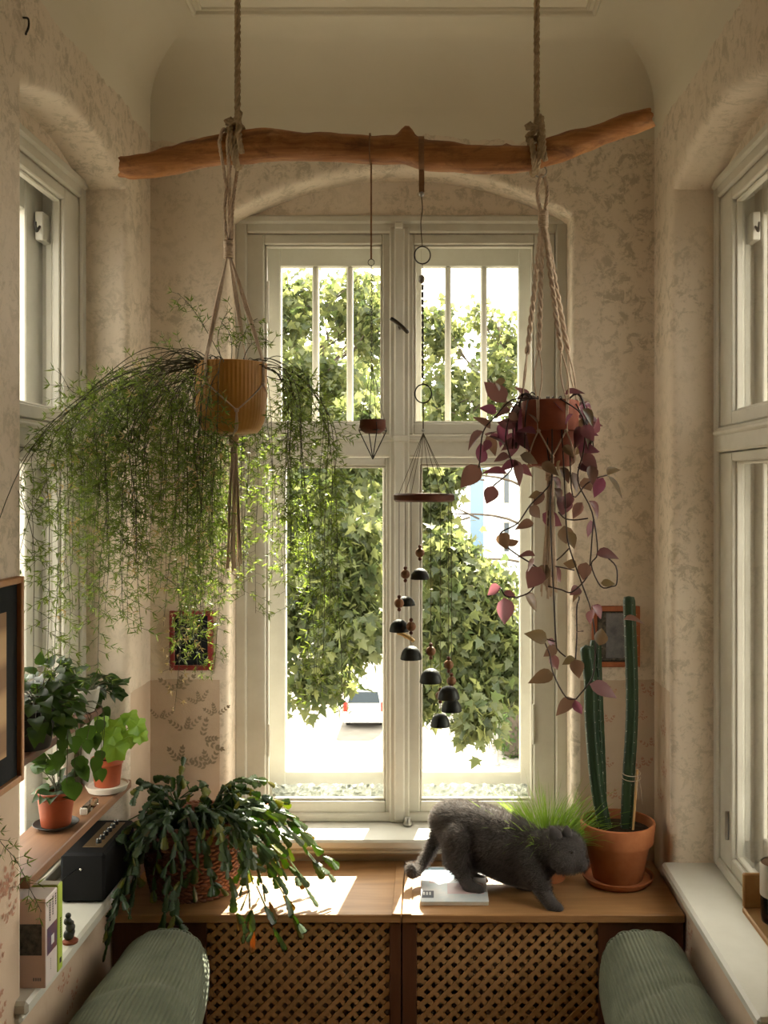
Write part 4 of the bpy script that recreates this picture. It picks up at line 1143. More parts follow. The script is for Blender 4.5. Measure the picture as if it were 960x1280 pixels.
# ------------------------------------------------------------------ segmented cactus in the woven basket
wood('rattan', (0.13, 0.045, 0.022), (0.27, 0.105, 0.05), 0, 14, 0.5)
BKc = Vector((XAT(243, 3.36), 3.36, BT)); BR, BH = 0.165, 0.235
bask = thing('basket_cactus', BKc, 'drooping segmented forest cactus in a round woven basket', 'potted plant')
def bprof(s): return BR * (0.74 + 0.26 * math.sin(math.pi * (0.16 + 0.60 * s)))
q = MB(); q.lathe([(0.0005, 0.002)] + [(bprof(i / 10) - 0.010, 0.002 + BH * i / 10) for i in range(11)] + [(bprof(1) - 0.022, BH)] + [(bprof(i / 10) - 0.024, 0.01 + BH * i / 10) for i in range(9, 0, -1)] + [(0.0005, 0.03)], BKc, 40)
q.build('basket_body', 'rattan', bask, smooth=True)
tvb = []; tfb = []
for i in range(5):
    a = math.pi * i / 4; r_ = max(.02, math.sin(a))
    for j in range(6): tvb.append((-math.cos(a), r_ * math.cos(math.pi * 2 * j / 6) * .3, r_ * math.sin(math.pi * 2 * j / 6) * .42))
for i in range(4):
    for j in range(6): tfb.append((i * 6 + j, i * 6 + (j + 1) % 6, (i + 1) * 6 + (j + 1) % 6, (i + 1) * 6 + j))
ms, ps = [], []
rows_, cols_ = 17, 38
for r_ in range(rows_):
    s = (r_ + .5) / rows_
    for k in range(cols_):
        a = 2 * math.pi * (k + .5 * (r_ % 2)) / cols_; rad_ = bprof(s) - .004
        tl = 0.28 * (1 if r_ % 2 else -1)
        x = np.array([-math.sin(a), math.cos(a), 0]); y = np.array([math.cos(a), math.sin(a), 0]); z = np.array([0, 0, 1.0])
        x2 = x * math.cos(tl) + z * math.sin(tl); z2 = z * math.cos(tl) - x * math.sin(tl)
        ms.append(np.stack([x2, y, z2], axis=1) * 0.0155); ps.append((BKc.x + rad_ * math.cos(a), BKc.y + rad_ * math.sin(a), BKc.z + BH * s))
scatter('weave', tvb, tfb, np.array(ms), ps, 'rattan', bask, kind='stuff', smooth=True)
q = MB(); rope(q, [BKc + Vector((bprof(1) * math.cos(a), bprof(1) * math.sin(a), BH)) for a in [2 * math.pi * i / 60 for i in range(61)]], .010); q.build('braided_rim', 'rattan', bask, smooth=True)
q = MB(); q.lathe([(0.0005, BH - .02), (bprof(1) - .02, BH - .025)], BKc, 30); q.build('soil', 'soil', bask)
def segment_mesh(mname):
    mb = MB(); out = [(0, .10), (.14, .16), (.30, .27), (.38, .22), (.55, .34), (.63, .27), (.80, .34), (.92, .30), (1.0, .10)]
    for y, w in out: mb.v += [(-w, y, .0), (0, y, .055), (w, y, .0), (0, y, -.055)]
    for i in range(len(out) - 1):
        a = i * 4
        for j in range(4): mb.face((a + j, a + (j + 1) % 4, a + 4 + (j + 1) % 4, a + 4 + j))
    mb.face((0, 1, 2, 3)); mb.face((35, 34, 33, 32))
    me = mb.mesh('segment'); me.materials.append(MATS[mname]); return me
seg_g, seg_t = segment_mesh('segment_green'), segment_mesh('segment_tip')
RC = random.Random(12)
targets = [(418, 1086, 3.28), (400, 1062, 3.32), (385, 1035, 3.38), (392, 1048, 3.42), (375, 1168, 3.08), (352, 1186, 3.06), (395, 1130, 3.18), (380, 1110, 3.2), (405, 1095, 3.25), (345, 1150, 3.1),
           (320, 1190, 3.06), (300, 1165, 3.08), (365, 1140, 3.14), (350, 1110, 3.2), (330, 1090, 3.2), (370, 1075, 3.3), (362, 1010, 3.4), (345, 985, 3.42), (330, 978, 3.4),
           (128, 1205, 2.95), (135, 1165, 2.97), (150, 1120, 3.05), (140, 1070, 3.1), (150, 1030, 3.2), (165, 990, 3.3), (190, 975, 3.35), (230, 985, 3.3), (260, 985, 3.3), (300, 995, 3.3),
           (175, 1080, 3.12), (190, 1130, 3.1), (215, 1165, 3.06), (200, 1185, 3.05), (240, 1130, 3.1), (270, 1120, 3.12), (290, 1090, 3.14), (255, 1050, 3.14), (205, 1060, 3.12), (225, 1030, 3.15), (310, 1050, 3.16), (160, 1150, 3.08), (280, 1030, 3.15)]
extra = [(R.uniform(150, 400), R.uniform(985, 1105), R.uniform(3.1, 3.4)) for _ in range(26)]
extra = [e for e in extra if not (195 < e[0] < 300 and e[1] > 1035)]
seg_count = 0; seg_rest = {'g': ([], []), 't': ([], [])}
def segment(p, d, up, wd, tip):
    global seg_count
    if p.y > 3.12 and p.z + min(0, d.z) < BT + .008: return
    if p.x + min(0, d.x) < XL + .03: return
    M = frame_to(d, up, 1.0, p) @ Matrix.Diagonal((.036 * wd, d.length * 1.05, .036, 1))
    if seg_count < 300:
        link('segment', seg_t if tip else seg_g, None, bask, M=M)
    else:
        k = 't' if tip else 'g'; seg_rest[k][0].append([[M[i][j] for j in range(3)] for i in range(3)]); seg_rest[k][1].append(tuple(M.translation))
    seg_count += 1
def rup(): return Vector((RC.uniform(-.7, .7), RC.uniform(-.9, .2), RC.uniform(-.1, 1)))
for ti, (tx, ty, tY) in enumerate(targets + extra):
    e = P(tx, ty, tY); a = math.atan2(e.y - BKc.y, e.x - BKc.x); rr0 = RC.uniform(.03, .11)
    s = BKc + Vector((rr0 * math.cos(a), rr0 * math.sin(a), BH - .02))
    hor = Vector((e.x - s.x, e.y - s.y, 0)); top_ = max(s.z + RC.uniform(.03, .10), e.z + .03)
    jit = lambda: Vector((RC.uniform(-.025, .025), RC.uniform(-.025, .01), RC.uniform(-.012, .02)))
    m1 = s + hor * .22; m1.z = s.z + (top_ - s.z) * .8; m1 += jit()
    m2 = s + hor * .62; m2.z = (top_ * .72 + e.z * .28); m2 += jit()
    pts = spline([s, m1, m2, e], 12); ln = sum((b - a2).length for a2, b in zip(pts, pts[1:]))
    n = max(5, min(9, int(ln / .035))); step = ln / n; pts = resample(pts, step)
    if len(pts) > n + 1: pts = pts[:n] + [pts[-1]]
    q = MB(); q.tube(pts[:3], .0028, 5); q.build('stem', 'segment_green', bask)
    for i in range(len(pts) - 1):
        d = pts[i + 1] - pts[i]
        if d.length < .01: continue
        d = d + Vector((RC.uniform(-.2, .2), RC.uniform(-.2, .2), RC.uniform(-.15, .15))) * d.length
        segment(pts[i], d, rup(), RC.uniform(.8, 1.25), i >= len(pts) - 2 and RC.random() < .45)
        if i > 1 and RC.random() < .45:
            p = pts[i].copy(); d2 = (d.normalized() + Vector((RC.uniform(-1, 1), RC.uniform(-1, .5), RC.uniform(-.5, .7)))).normalized() * .034
            for w in range(RC.randint(1, 3)):
                segment(p, d2, rup(), RC.uniform(.8, 1.15), RC.random() < .12); p = p + d2; d2 = (d2.normalized() + Vector((RC.uniform(-.3, .3), RC.uniform(-.3, .3), -.3))).normalized() * .032
sgv = [tuple(v.co) for v in seg_g.vertices]; sgf = [tuple(p.vertices) for p in seg_g.polygons]
for k, mm in (('g', 'segment_green'), ('t', 'segment_tip')):
    if seg_rest[k][0]: scatter('small_segments', sgv, sgf, np.array(seg_rest[k][0]), seg_rest[k][1], mm, bask, kind='stuff')

# ------------------------------------------------------------------ generic small potted plants
heart = leaf_mesh('leaf', .46, .22, .22, 6, .5); heart2 = leaf_mesh('leaf', .40, .35, .4, 6, .3)
for me in (heart, heart2): me.materials.append(MATS['pot_leaf'])
lobed = MB(); lp_ = []
for i in range(25):
    a = math.radians(-145 + 290 * i / 24); r_ = .5 * (1 + .13 * math.cos(i / 24 * 290 / 58 * 2 * math.pi + math.pi) ) * (1 + .03 * math.cos(i * 2.6))
    lp_.append((r_ * math.sin(a), .45 + r_ * math.cos(a), .07 * math.cos(a * 3)))
lobed.v = [(0, .42, -.05)] + lp_ + [(0, .18, 0)]
for i in range(1, 26): lobed.f.append((0, i, i % 26 + 1)); lobed.mi.append(0)
lobed.f.append((0, 26, 1)); lobed.mi.append(0)
lobed_me = lobed.mesh('leaf'); lobed_me.materials.append(MATS['bright_leaf']); lobed_dk = lobed_me.copy(); lobed_dk.materials.clear(); lobed_dk.materials.append(MATS['pot_leaf'])
def leafy(t, meshes, crown, rad3, count, size, rng, origin, stem_mat='fern_stem', up_bias=.5, stems=True):
    for i in range(count):
        u = Vector((rng.gauss(0, 1), rng.gauss(0, 1), rng.gauss(0, 1))).normalized() * rng.random() ** .4
        p = crown + Vector((u.x * rad3[0], u.y * rad3[1], u.z * rad3[2]))
        out = (p - origin); out.z *= .4; out = out.normalized() + Vector((rng.uniform(-.5, .5), rng.uniform(-.7, .3), rng.uniform(-.7, .2)))
        sz = size * rng.uniform(.7, 1.25)
        link('leaf', rng.choice(meshes), None, t, M=frame_to(out, (rng.uniform(-.4, .4), rng.uniform(-.8, 0), up_bias + .5), sz, p))
        if stems and i % 2 == 0:
            q = MB(); md = origin.lerp(p, .55) + Vector((0, 0, .015)); q.tube(spline([origin + Vector((rng.uniform(-.01, .01), rng.uniform(-.01, .01), 0)), md, p], 4), .0012, 4, caps=False); q.build('stem', stem_mat, t)
SH = ZC - 0.97; SH2 = ZC - 0.70
q = MB(); q.box((XL - ND + .012, LU0 + .004, SH - .028), (-1.0, LU1 - .004, SH), .003)
q.build('plant_shelf', 'shelf_wood', label='brown wooden shelf board carrying the small terracotta pots', cat='shelf')
q = MB(); q.box((XL - ND + .012, LU0 + .004, SH2 - .022), (-1.055, 3.205, SH2), .003)
q.build('plant_shelf', 'dark_wood', label='dark narrow shelf board under the bushy green plant', cat='shelf')
RS = random.Random(31)
def tpot(mb, c, r, h, rimh=.25, wall=.004, taper=.74):
    return pot_open(mb, [(r * taper, 0), (r * (taper + .02), .004), (r * .93, h * (1 - rimh)), (r * .95, h * (1 - rimh) + .001), (r, h * (1 - rimh) + .003), (r * 1.02, h - .003), (r * 1.01, h)], wall, c, 32)
# small pot on the dark saucer
c1 = Vector((XAT(70, 2.86), 2.86, SH)); t = thing('potted_seedling', c1, 'small leafy plant in an orange plastic pot on a dark saucer', 'potted plant', 'small pots on the shelf')
q = MB(); pot_open(q, [(.040, 0), (.050, .004), (.062, .012), (.064, .014)], .003, c1, 32); q.build('saucer', 'black_pot', t, smooth=True, angle=40)
q = MB(); tpot(q, c1 + Vector((0, 0, .008)), .054, .098, .2); q.build('pot', 'plastic_pot', t, smooth=True, angle=40)
q = MB(); q.lathe([(.0005, .09), (.049, .088)], c1, 24); q.build('soil', 'soil', t)
leafy(t, [heart2], c1 + Vector((.005, 0, .17)), (.05, .05, .075), 22, .048, RS, c1 + Vector((0, 0, .09)))
for k in range(8):
    a = RS.uniform(0, 6.28); link('leaf', heart2, None, t, M=frame_to((math.cos(a), math.sin(a) - .3, .1), (0, -.5, 1), .055, c1 + Vector((.02 * math.cos(a), .02 * math.sin(a), .105))))
# geranium on the white saucer
c2 = Vector((XAT(134, 3.2), 3.2, SH)); t = thing('potted_geranium', c2, 'bright lobed-leaf plant in an orange pot on a white saucer', 'potted plant', 'small pots on the shelf')
q = MB(); pot_open(q, [(.045, 0), (.058, .004), (.066, .020), (.068, .024)], .004, c2, 32); q.build('saucer', 'ceramic_pale', t, smooth=True, angle=40)
q = MB(); tpot(q, c2 + Vector((0, 0, .008)), .050, .10, .2); q.build('pot', 'plastic_pot', t, smooth=True, angle=40)
q = MB(); q.lathe([(.0005, .092), (.045, .09)], c2, 24); q.build('soil', 'soil', t)
for (x, y, sz, me) in ((143, 905, .075, lobed_me), (150, 932, .085, lobed_me), (158, 918, .075, lobed_me), (138, 918, .06, lobed_me), (170, 905, .06, lobed_me), (176, 918, .05, lobed_me), (160, 895, .055, lobed_me), (128, 900, .05, lobed_me), (122, 915, .05, lobed_me)):
    p = P(x, y, 3.13 + RS.uniform(-.04, .05)); q = MB(); o = c2 + Vector((0, 0, .092)); q.tube(spline([o, o.lerp(p, .5) + Vector((0, 0, .03)), p], 5), .0016, 5); q.build('stem', 'bright_leaf', t)
    link('leaf', me, None, t, M=frame_to((RS.uniform(-.3, .4), -.35, -.75), (RS.uniform(-.3, .3), -1, .35), sz, p + Vector((0, 0, sz * .35))))
# tall grey vase behind it
c3 = Vector((-1.112, 3.283, SH)); t = thing('grey_vase', c3, 'tall pale grey vase standing behind the lobed-leaf plant', 'vase')
q = MB(); pot_open(q, [(.030, 0), (.034, .006), (.040, .10), (.044, .18), (.047, .225), (.046, .228)], .004, c3, 28); q.build('body', 'ceramic_grey', t, smooth=True, angle=40)
for k in range(9):
    p = c3 + Vector((RS.uniform(-.02, .05), RS.uniform(-.08, .02), .27 + RS.uniform(-.04, .08))); q = MB(); q.tube(spline([c3 + Vector((0, 0, .1)), c3 + Vector((0, 0, .23)), p], 5), .0014, 5); q.build('stem', 'fern_stem', t)
    link('leaf', heart2, None, t, M=frame_to((RS.uniform(-.3, .8), -.6, RS.uniform(-.5, .4)), (0, -.6, 1), RS.uniform(.04, .06), p))
# bushy plant in the black pot on the upper shelf
c4 = Vector((-1.085, 2.70, SH2)); t = thing('bushy_ivy', c4, 'dense dark green bushy plant in a black pot beside the wood-framed picture', 'potted plant')
q = MB(); tpot(q, c4, .07, .105, .2); q.build('pot', 'black_pot', t, smooth=True, angle=40)
q = MB(); q.lathe([(.0005, .095), (.062, .093)], c4, 24); q.build('soil', 'soil', t)
leafy(t, [heart, heart2], c4 + Vector((.035, .02, .13)), (.095, .16, .10), 190, .042, RS, c4 + Vector((.02, 0, .10)))
for k in range(26):                       # trailing over the shelf edge
    p = c4 + Vector((.09 + RS.uniform(-.02, .03), RS.uniform(-.02, .28), RS.uniform(-.13, .04)))
    link('leaf', heart2, None, t, M=frame_to((RS.uniform(-.2, .6), -.3, -.8), (.3, -.8, .5), RS.uniform(.035, .05), p))
    if k % 2: q = MB(); q.tube(spline([c4 + Vector((.04, .05, .1)), Vector((p.x, p.y, SH2 + .06)), p], 4), .0011, 4); q.build('stem', 'fern_stem', t)
# shallow bowl plant further along
c5 = Vector((-1.095, 3.12, SH2)); t = thing('bowl_plant', c5, 'leafy plant in a shallow grey bowl on the dark shelf', 'potted plant')
q = MB(); pot_open(q, [(.03, 0), (.04, .004), (.052, .04), (.056, .07), (.058, .075)], .004, c5, 28); q.build('bowl', 'ceramic_grey', t, smooth=True, angle=40)
q = MB(); q.lathe([(.0005, .066), (.052, .064)], c5, 24); q.build('soil', 'soil', t)
leafy(t, [heart2, lobed_dk], c5 + Vector((.04, .07, .07)), (.05, .09, .045), 24, .05, RS, c5 + Vector((.02, 0, .06)))
# small glass block
c6 = P(108, 1004, 2.98); t = thing('glass_bottle', (c6.x, c6.y, SH), 'small clear glass bottle lying on the shelf between the pots', 'bottle')
q = MB(); q.box((c6.x - .012, c6.y - .02, SH + .001), (c6.x + .012, c6.y + .075, SH + .026), .005); q.build('body', 'jar_glass', t)
q = MB(); q.box((c6.x - .011, c6.y - .028, SH + .003), (c6.x + .011, c6.y - .020, SH + .024), .003); q.build('cap', 'ceramic_pale', t)

# ------------------------------------------------------------------ amplifier, books, figurine on the left sill
AX0, AX1, AY0, AY1, AZ0, AZ1 = -1.118, -.984, 3.005, 3.31, SILL, SILL + .152
t = thing('amplifier', ((AX0 + AX1) / 2, (AY0 + AY1) / 2, AZ0), 'black amplifier box with gold panel and chrome knobs', 'amplifier')
q = MB(); q.box((AX0, AY0, AZ0 + .004), (AX1, AY1, AZ1), .008); q.build('cabinet', 'black_vinyl', t)
q = MB(); q.box((AX0 + .05, AY0 + .05, AZ1), (AX1 - .022, AY1 - .03, AZ1 + .002), .001); pnl = q.build('control_panel', 'amp_panel', t)
for k in range(6):
    q = MB(); y = AY0 + .085 + k * .034; q.lathe([(.0005, 0), (.0085, 0), (.0085, .010), (.0075, .012), (.0005, .012)], (AX0 + .088, y, AZ1 + .002), 16)
    kn = q.build('knob', 'black_plastic', pnl, smooth=True, angle=40)
    q = MB(); q.lathe([(.0005, .0), (.0062, 0), (.0062, .0015), (.0005, .0022)], (AX0 + .088, y, AZ1 + .0142), 16); q.build('knob_cap', 'chrome', pnl, smooth=True)
q = MB(); sc_ = Vector((AX0 + .062, AY0, AZ0 + .104)); q.lathe([(.0005, 0), (.005, 0), (.004, .003), (.0005, .0035)], (0, 0, 0), 12); 
q.v = [(sc_.x + v[0], sc_.y - v[2], sc_.z + v[1]) for v in q.v]; q.build('strap_screw', 'chrome', t, smooth=True)
q = MB(); q.tube(spline([sc_ + Vector((-.004, -.003, .006)), sc_ + Vector((-.03, -.05, -.008)), sc_ + Vector((-.075, -.12, -.045)), Vector((AX0 - .025, AY0 - .2, SILL + .004))], 6), .0016, 6); q.build('cable', 'black_plastic', t)
for xx in (AX0 + .02, AX1 - .02):
    for yy in (AY0 + .02, AY1 - .02):
        q = MB(); q.lathe([(.0005, 0), (.007, 0), (.007, .005), (.0005, .005)], (xx, yy, AZ0), 10); q.build('foot', 'black_plastic', t)

mat('cover_pink', (0.76, 0.54, 0.44), .6); mat('cover_white', (0.68, 0.60, 0.56), .5); mat('page_edge', (0.62, 0.58, 0.50), .8); mat('cover_lime', (0.42, 0.55, 0.07), .5)
mat('print_black', (0.02, 0.02, 0.02), .6); mat('print_grey', (0.25, 0.22, 0.2), .6); mat('print_blue', (0.05, 0.09, 0.25), .5); mat('print_red', (0.32, 0.06, 0.03), .5); mat('print_white', (0.75, 0.75, 0.75), .5)
mottled('photo_dark', (0.02, 0.02, 0.02), (0.14, 0.12, 0.09), 60, .4, bmp=0); mottled('photo_dusk', (0.05, 0.05, 0.13), (0.20, 0.06, 0.05), 22, .4, bmp=0)
bx0, bx1, by0, by1 = -1.105, XAT(57, 2.5), 2.50, 2.578; bz0, bz1 = SILL, SILL + .222
t = thing('boxed_book', ((bx0 + bx1) / 2, by0, bz0), 'thick pale pink book with dark photo panels standing on the sill', 'book', 'books on the sill')
q = MB(); q.box((bx0, by0, bz0), (bx1, by1, bz1), .002); q.build('block', 'cover_white', t)
q = MB(); q.box((bx0, by0 - .0015, bz0), (bx1, by0, bz1), .0005); q.build('cover', 'cover_pink', t)
xq = XAT(52.5, 2.5)
q = MB(); q.quad(*[(x, by0 - .002, z) for x, z in ((bx0 + .05, bz0 + .082), (xq, bz0 + .082), (xq, bz0 + .160), (bx0 + .05, bz0 + .160))]); q.build('printed_photo', 'photo_dark', t)
X2 = bx1 + .0006
q = MB(); q.quad(*[(X2, y, z) for y, z in ((by0 + .008, bz0 + .075), (by1 - .004, bz0 + .075), (by1 - .004, bz0 + .143), (by0 + .008, bz0 + .143))]); q.build('printed_photo', 'photo_dusk', t)
q = MB(); q.quad(*[(X2 + .0004, y, z) for y, z in ((by0 + .035, bz0 + .092), (by0 + .054, bz0 + .092), (by0 + .054, bz0 + .115), (by0 + .035, bz0 + .115))]); q.build('printed_figure', 'print_white', t)
# vertical print on the spine, too small to read in the photograph
for k, (dy, ln) in enumerate(((.024, 8), (.043, 8), (.062, 5))):
    q = MB()
    for j in range(ln):
        za = bz1 - .010 - j * .0062 - (.008 if k == 0 else 0); q.quad(*[(X2, y, z) for y, z in ((by0 + dy, za), (by0 + dy + .007, za), (by0 + dy + .007, za - .0045), (by0 + dy, za - .0045))])
    q.build('printed_line', 'print_black', t, kind='stuff')
q = MB()
for j in range(6): q.quad(*[(X2, y, z - j * .005) for y, z in ((by0 + .03, bz0 + .06), (by0 + .034, bz0 + .06), (by0 + .034, bz0 + .057), (by0 + .03, bz0 + .057))])
q.build('printed_line', 'print_grey', t, kind='stuff')
q = MB()
for j in range(4): q.quad(*[(x + j * .0055, by0 - .002, z) for x, z in ((xq - .022, bz0 + .018), (xq - .018, bz0 + .018), (xq - .018, bz0 + .026), (xq - .022, bz0 + .026))])
q.build('printed_line', 'print_grey', t, kind='stuff')
t = thing('lime_book', ((bx0 + bx1) / 2, 2.596, bz0), 'slim lime green book standing behind the pink book', 'book', 'books on the sill')
q = MB(); q.box((bx0, 2.5802, bz0), (bx1 + .001, 2.612, bz1 + .002), .0015); q.build('cover', 'cover_lime', t)
q = MB(); q.box((bx0 + .002, 2.583, bz1 + .002), (bx1 - .003, 2.609, bz1 + .0035), 0); q.build('page_edge', 'page_edge', t)
q = MB()
for j in range(9): q.quad(*[(bx1 + .0016, y, z - j * .006) for y, z in ((2.592, bz0 + .135), (2.602, bz0 + .135), (2.602, bz0 + .131), (2.592, bz0 + .131))])
q.quad(*[(bx1 + .0016, y, z) for y, z in ((2.590, bz0 + .032), (2.603, bz0 + .032), (2.603, bz0 + .018), (2.590, bz0 + .018))])
q.build('printed_line', 'print_black', t, kind='stuff')
fx = Vector((XAT(88, 2.75), 2.75, SILL)); t = thing('dark_figurine', fx, 'small dark lumpy figurine beside the lime green book', 'figurine')
q = MB(); q.lathe([(.0005, 0), (.020, 0), (.021, .006), (.016, .010), (.0005, .011)], fx, 20); q.build('base', 'terracotta_dark', t, smooth=True, angle=40)
q = MB()
for (dx, dz, r_) in ((0, .022, .015), (.004, .042, .013), (-.003, .058, .011), (.008, .03, .009), (-.002, .074, .008), (.006, .054, .008)): q.ball(fx + Vector((dx - .004, 0, dz)), r_, 12, 8)
q.build('body', 'black_pot', t, smooth=True)

# ------------------------------------------------------------------ pictures
mottled('picture_mat', (0.010, 0.011, 0.013), (0.016, 0.018, 0.02), 8, .85, bmp=0, spec=.15)
def art_wood():
    m = mat('picture_art', (0.45, 0.26, 0.12), .6)
    v = tex(m); w_ = N(m, 'ShaderNodeTexWave', wave_type='BANDS', bands_direction='Z'); w_.inputs['Scale'].default_value = 2.3; w_.inputs['Distortion'].default_value = 1.6; w_.inputs['Detail Scale'].default_value = 0.8; L(m, v, w_.inputs['Vector'])
    c = ramp(m, w_.outputs['Color'], [(0.2, (0.27, 0.14, 0.055)), (0.55, (0.50, 0.30, 0.14)), (0.8, (0.58, 0.37, 0.18))]); L(m, c.outputs[0], BS(m).inputs['Base Color'])
art_wood()
def picture(name, label, T, u0, u1, v0, v1, fw, fd, mframe, matw, mmat, mart, extra=None):
    """T(u, v, w): w out of the wall"""
    t = thing(name, T((u0 + u1) / 2, v0, 0), label, 'picture')
    for (a, b, c_, d) in ((u0, u0 + fw, v0, v1), (u1 - fw, u1, v0, v1), (u0 + fw, u1 - fw, v0, v0 + fw), (u0 + fw, u1 - fw, v1 - fw, v1)):
        p, q_ = T(a, c_, 0.001), T(b, d, fd); m_ = MB(); m_.box([min(i, j) for i, j in zip(p, q_)], [max(i, j) for i, j in zip(p, q_)], .002); m_.build('frame_bar', mframe, t)
    m_ = MB(); m_.quad(*[T(a, b, fd * .45) for a, b in ((u0 + fw, v0 + fw), (u1 - fw, v0 + fw), (u1 - fw, v1 - fw), (u0 + fw, v1 - fw))]); m_.build('mat_board', mmat, t)
    if matw is not None:
        m_ = MB(); e = fw + matw; m_.quad(*[T(a, b, fd * .5) for a, b in ((u0 + e, v0 + e), (u1 - e, v0 + e), (u1 - e, v1 - e), (u0 + e, v1 - e))]); m_.build('artwork', mart, t)
    return t
TLp = lambda u, v, w: (XL + w, u, v); TBp = lambda u, v, w: (u, DW - w, v)
Yp = 2.435
picture('framed_picture', 'oak framed picture with black mat beside the bushy plant', TLp, 2.0, Yp, ZAT(972, Yp + .02), ZAT(719, Yp + .02), .016, .022, 'frame_oak', .062, 'picture_mat', 'picture_art')
picture('framed_picture', 'dark picture in a red frame behind the fern', TBp, XAT(213, DW), XAT(267, DW), ZAT(837, DW), ZAT(763, DW), .018, .018, 'frame_red', None, 'picture_mat', 'picture_mat')
pr = picture('framed_picture', 'grey sketch in a cherry frame behind the cactus', TBp, XAT(739, DW), XAT(799, DW), ZAT(833, DW), ZAT(757, DW), .019, .018, 'frame_cherry', .004, 'picture_mat', 'photo_dark')
mottled('sketch_grey', (0.10, 0.10, 0.11), (0.24, 0.23, 0.23), 14, .5, bmp=0)
m_ = MB(); m_.quad(*[TBp(XAT(a, DW), ZAT(b, DW), .0105) for a, b in ((757, 822), (790, 822), (790, 766), (757, 766))]); m_.build('sketch', 'sketch_grey', pr)
# bent nail on the near wall
t = thing('wall_hook', (XL, 2.47, ZAT(40, 2.47)), 'bent iron hook in the plaster above the wood-framed picture', 'hook')
q = MB(); a = Vector((XL, 2.478, ZAT(22, 2.478))); q.tube(spline([a, a + Vector((.014, -.002, -.004)), a + Vector((.016, -.004, -.025)), a + Vector((.010, -.006, -.042)), a + Vector((.016, -.02, -.05))], 5), .0028, 6); q.build('hook_wire', 'dark_metal', t)

# ------------------------------------------------------------------ columnar cactus in terracotta
kc = Vector((XAT(772, 3.41), 3.41, BT)); t = thing('columnar_cactus', kc, 'tall columnar cactus in a terracotta pot with matching saucer', 'potted plant')
q = MB(); pot_open(q, [(.085, 0), (.105, .003), (.118, .016), (.122, .026)], .007, kc, 44); q.build('saucer', 'terracotta', t, smooth=True, angle=40)
q = MB(); pot_open(q, [(.080, 0), (.084, .004), (.108, .122), (.110, .126), (.119, .128), (.121, .134), (.127, .192), (.126, .196)], .009, kc + Vector((0, 0, .010)), 52); q.build('pot', 'terracotta', t, smooth=True, angle=35)
q = MB(); q.lathe([(.0005, .178), (.06, .182), (.112, .176)], kc, 32); q.build('soil', 'soil', t, smooth=True)
def cactus_stem(pts, r, ribs=5):
    pts = resample(spline(pts, 8), .012); n = ribs * 6; mb = MB(); k = len(pts); base = []
    ln = (k - 1) * .012
    for i, p in enumerate(pts):
        tt = (pts[min(i + 1, k - 1)] - pts[max(i - 1, 0)]).normalized(); x = Vector((1, 0, 0)) - tt * tt.x; x.normalize(); y = tt.cross(x)
        e = (k - 1 - i) * .012; tip = math.sqrt(max(0.0004, 1 - max(0, 1 - e / (r * 1.3)) ** 2))
        for j in range(n):
            a = 2 * math.pi * j / n; rr2 = r * tip * (0.80 + 0.22 * abs(math.cos(a * ribs / 2)) + .02 * math.sin(i * 1.7 + j))
            mb.v.append(tuple(p + x * rr2 * math.cos(a) + y * rr2 * math.sin(a)))
    for i in range(k - 1):
        for j in range(n): mb.face((i * n + j, i * n + (j + 1) % n, (i + 1) * n + (j + 1) % n, (i + 1) * n + j))
    mb.face(tuple((k - 1) * n + j for j in range(n)))
    so = mb.build('stem', 'cactus_skin', t, smooth=True)
    sp = MB()
    for i in range(2, k - 1, 3):
        for j in range(ribs):
            v = Vector(mb.v[i * n + int((j) * n / ribs)]); d = (v - pts[i]).normalized()
            for w in range(3):
                dd = (d + Vector((RS.uniform(-.6, .6), RS.uniform(-.6, .6), RS.uniform(-.6, .6)))).normalized() * .006
                o = dd.orthogonal().normalized() * .0005; sp.quad(v - o, v + o, v + dd)
    sp.build('spines', 'page_edge', so, kind='stuff')
YK = 3.42
cactus_stem([P(783, 1040, YK), P(785, 980, YK), P(790, 880, YK), P(786, 745, YK)], .0215)
cactus_stem([P(757, 1040, YK), P(746, 980, YK), P(739, 900, YK), P(738, 850, YK), P(732, 806, YK)], .024)
cactus_stem([P(752, 1040, YK + .03), P(750, 960, YK + .04), P(746, 860, YK + .04), P(744, 800, YK + .04)], .020)
q = MB(); q.tube([P(791, 1040, YK - .03), P(797, 962, YK - .03)], .0042, 6); q.build('stake', 'pine', t)
q = MB()
for yy in (966, 972):
    c_ = P(789, yy, YK - .008); q.tube([c_ + Vector((.031 * math.cos(a), .031 * math.sin(a), .004 * math.sin(a))) for a in [2 * math.pi * i / 20 for i in range(20)]], .0014, 5, closed=True)
q.tube(spline([P(797, 968, YK - .04), P(801, 985, YK - .04), P(803, 1005, YK - .04)], 4), .0013, 5); q.tube(spline([P(797, 968, YK - .04), P(796, 985, YK - .045), P(799, 998, YK - .045)], 4), .0013, 5)
q.build('tie', 'cotton_cord', t)

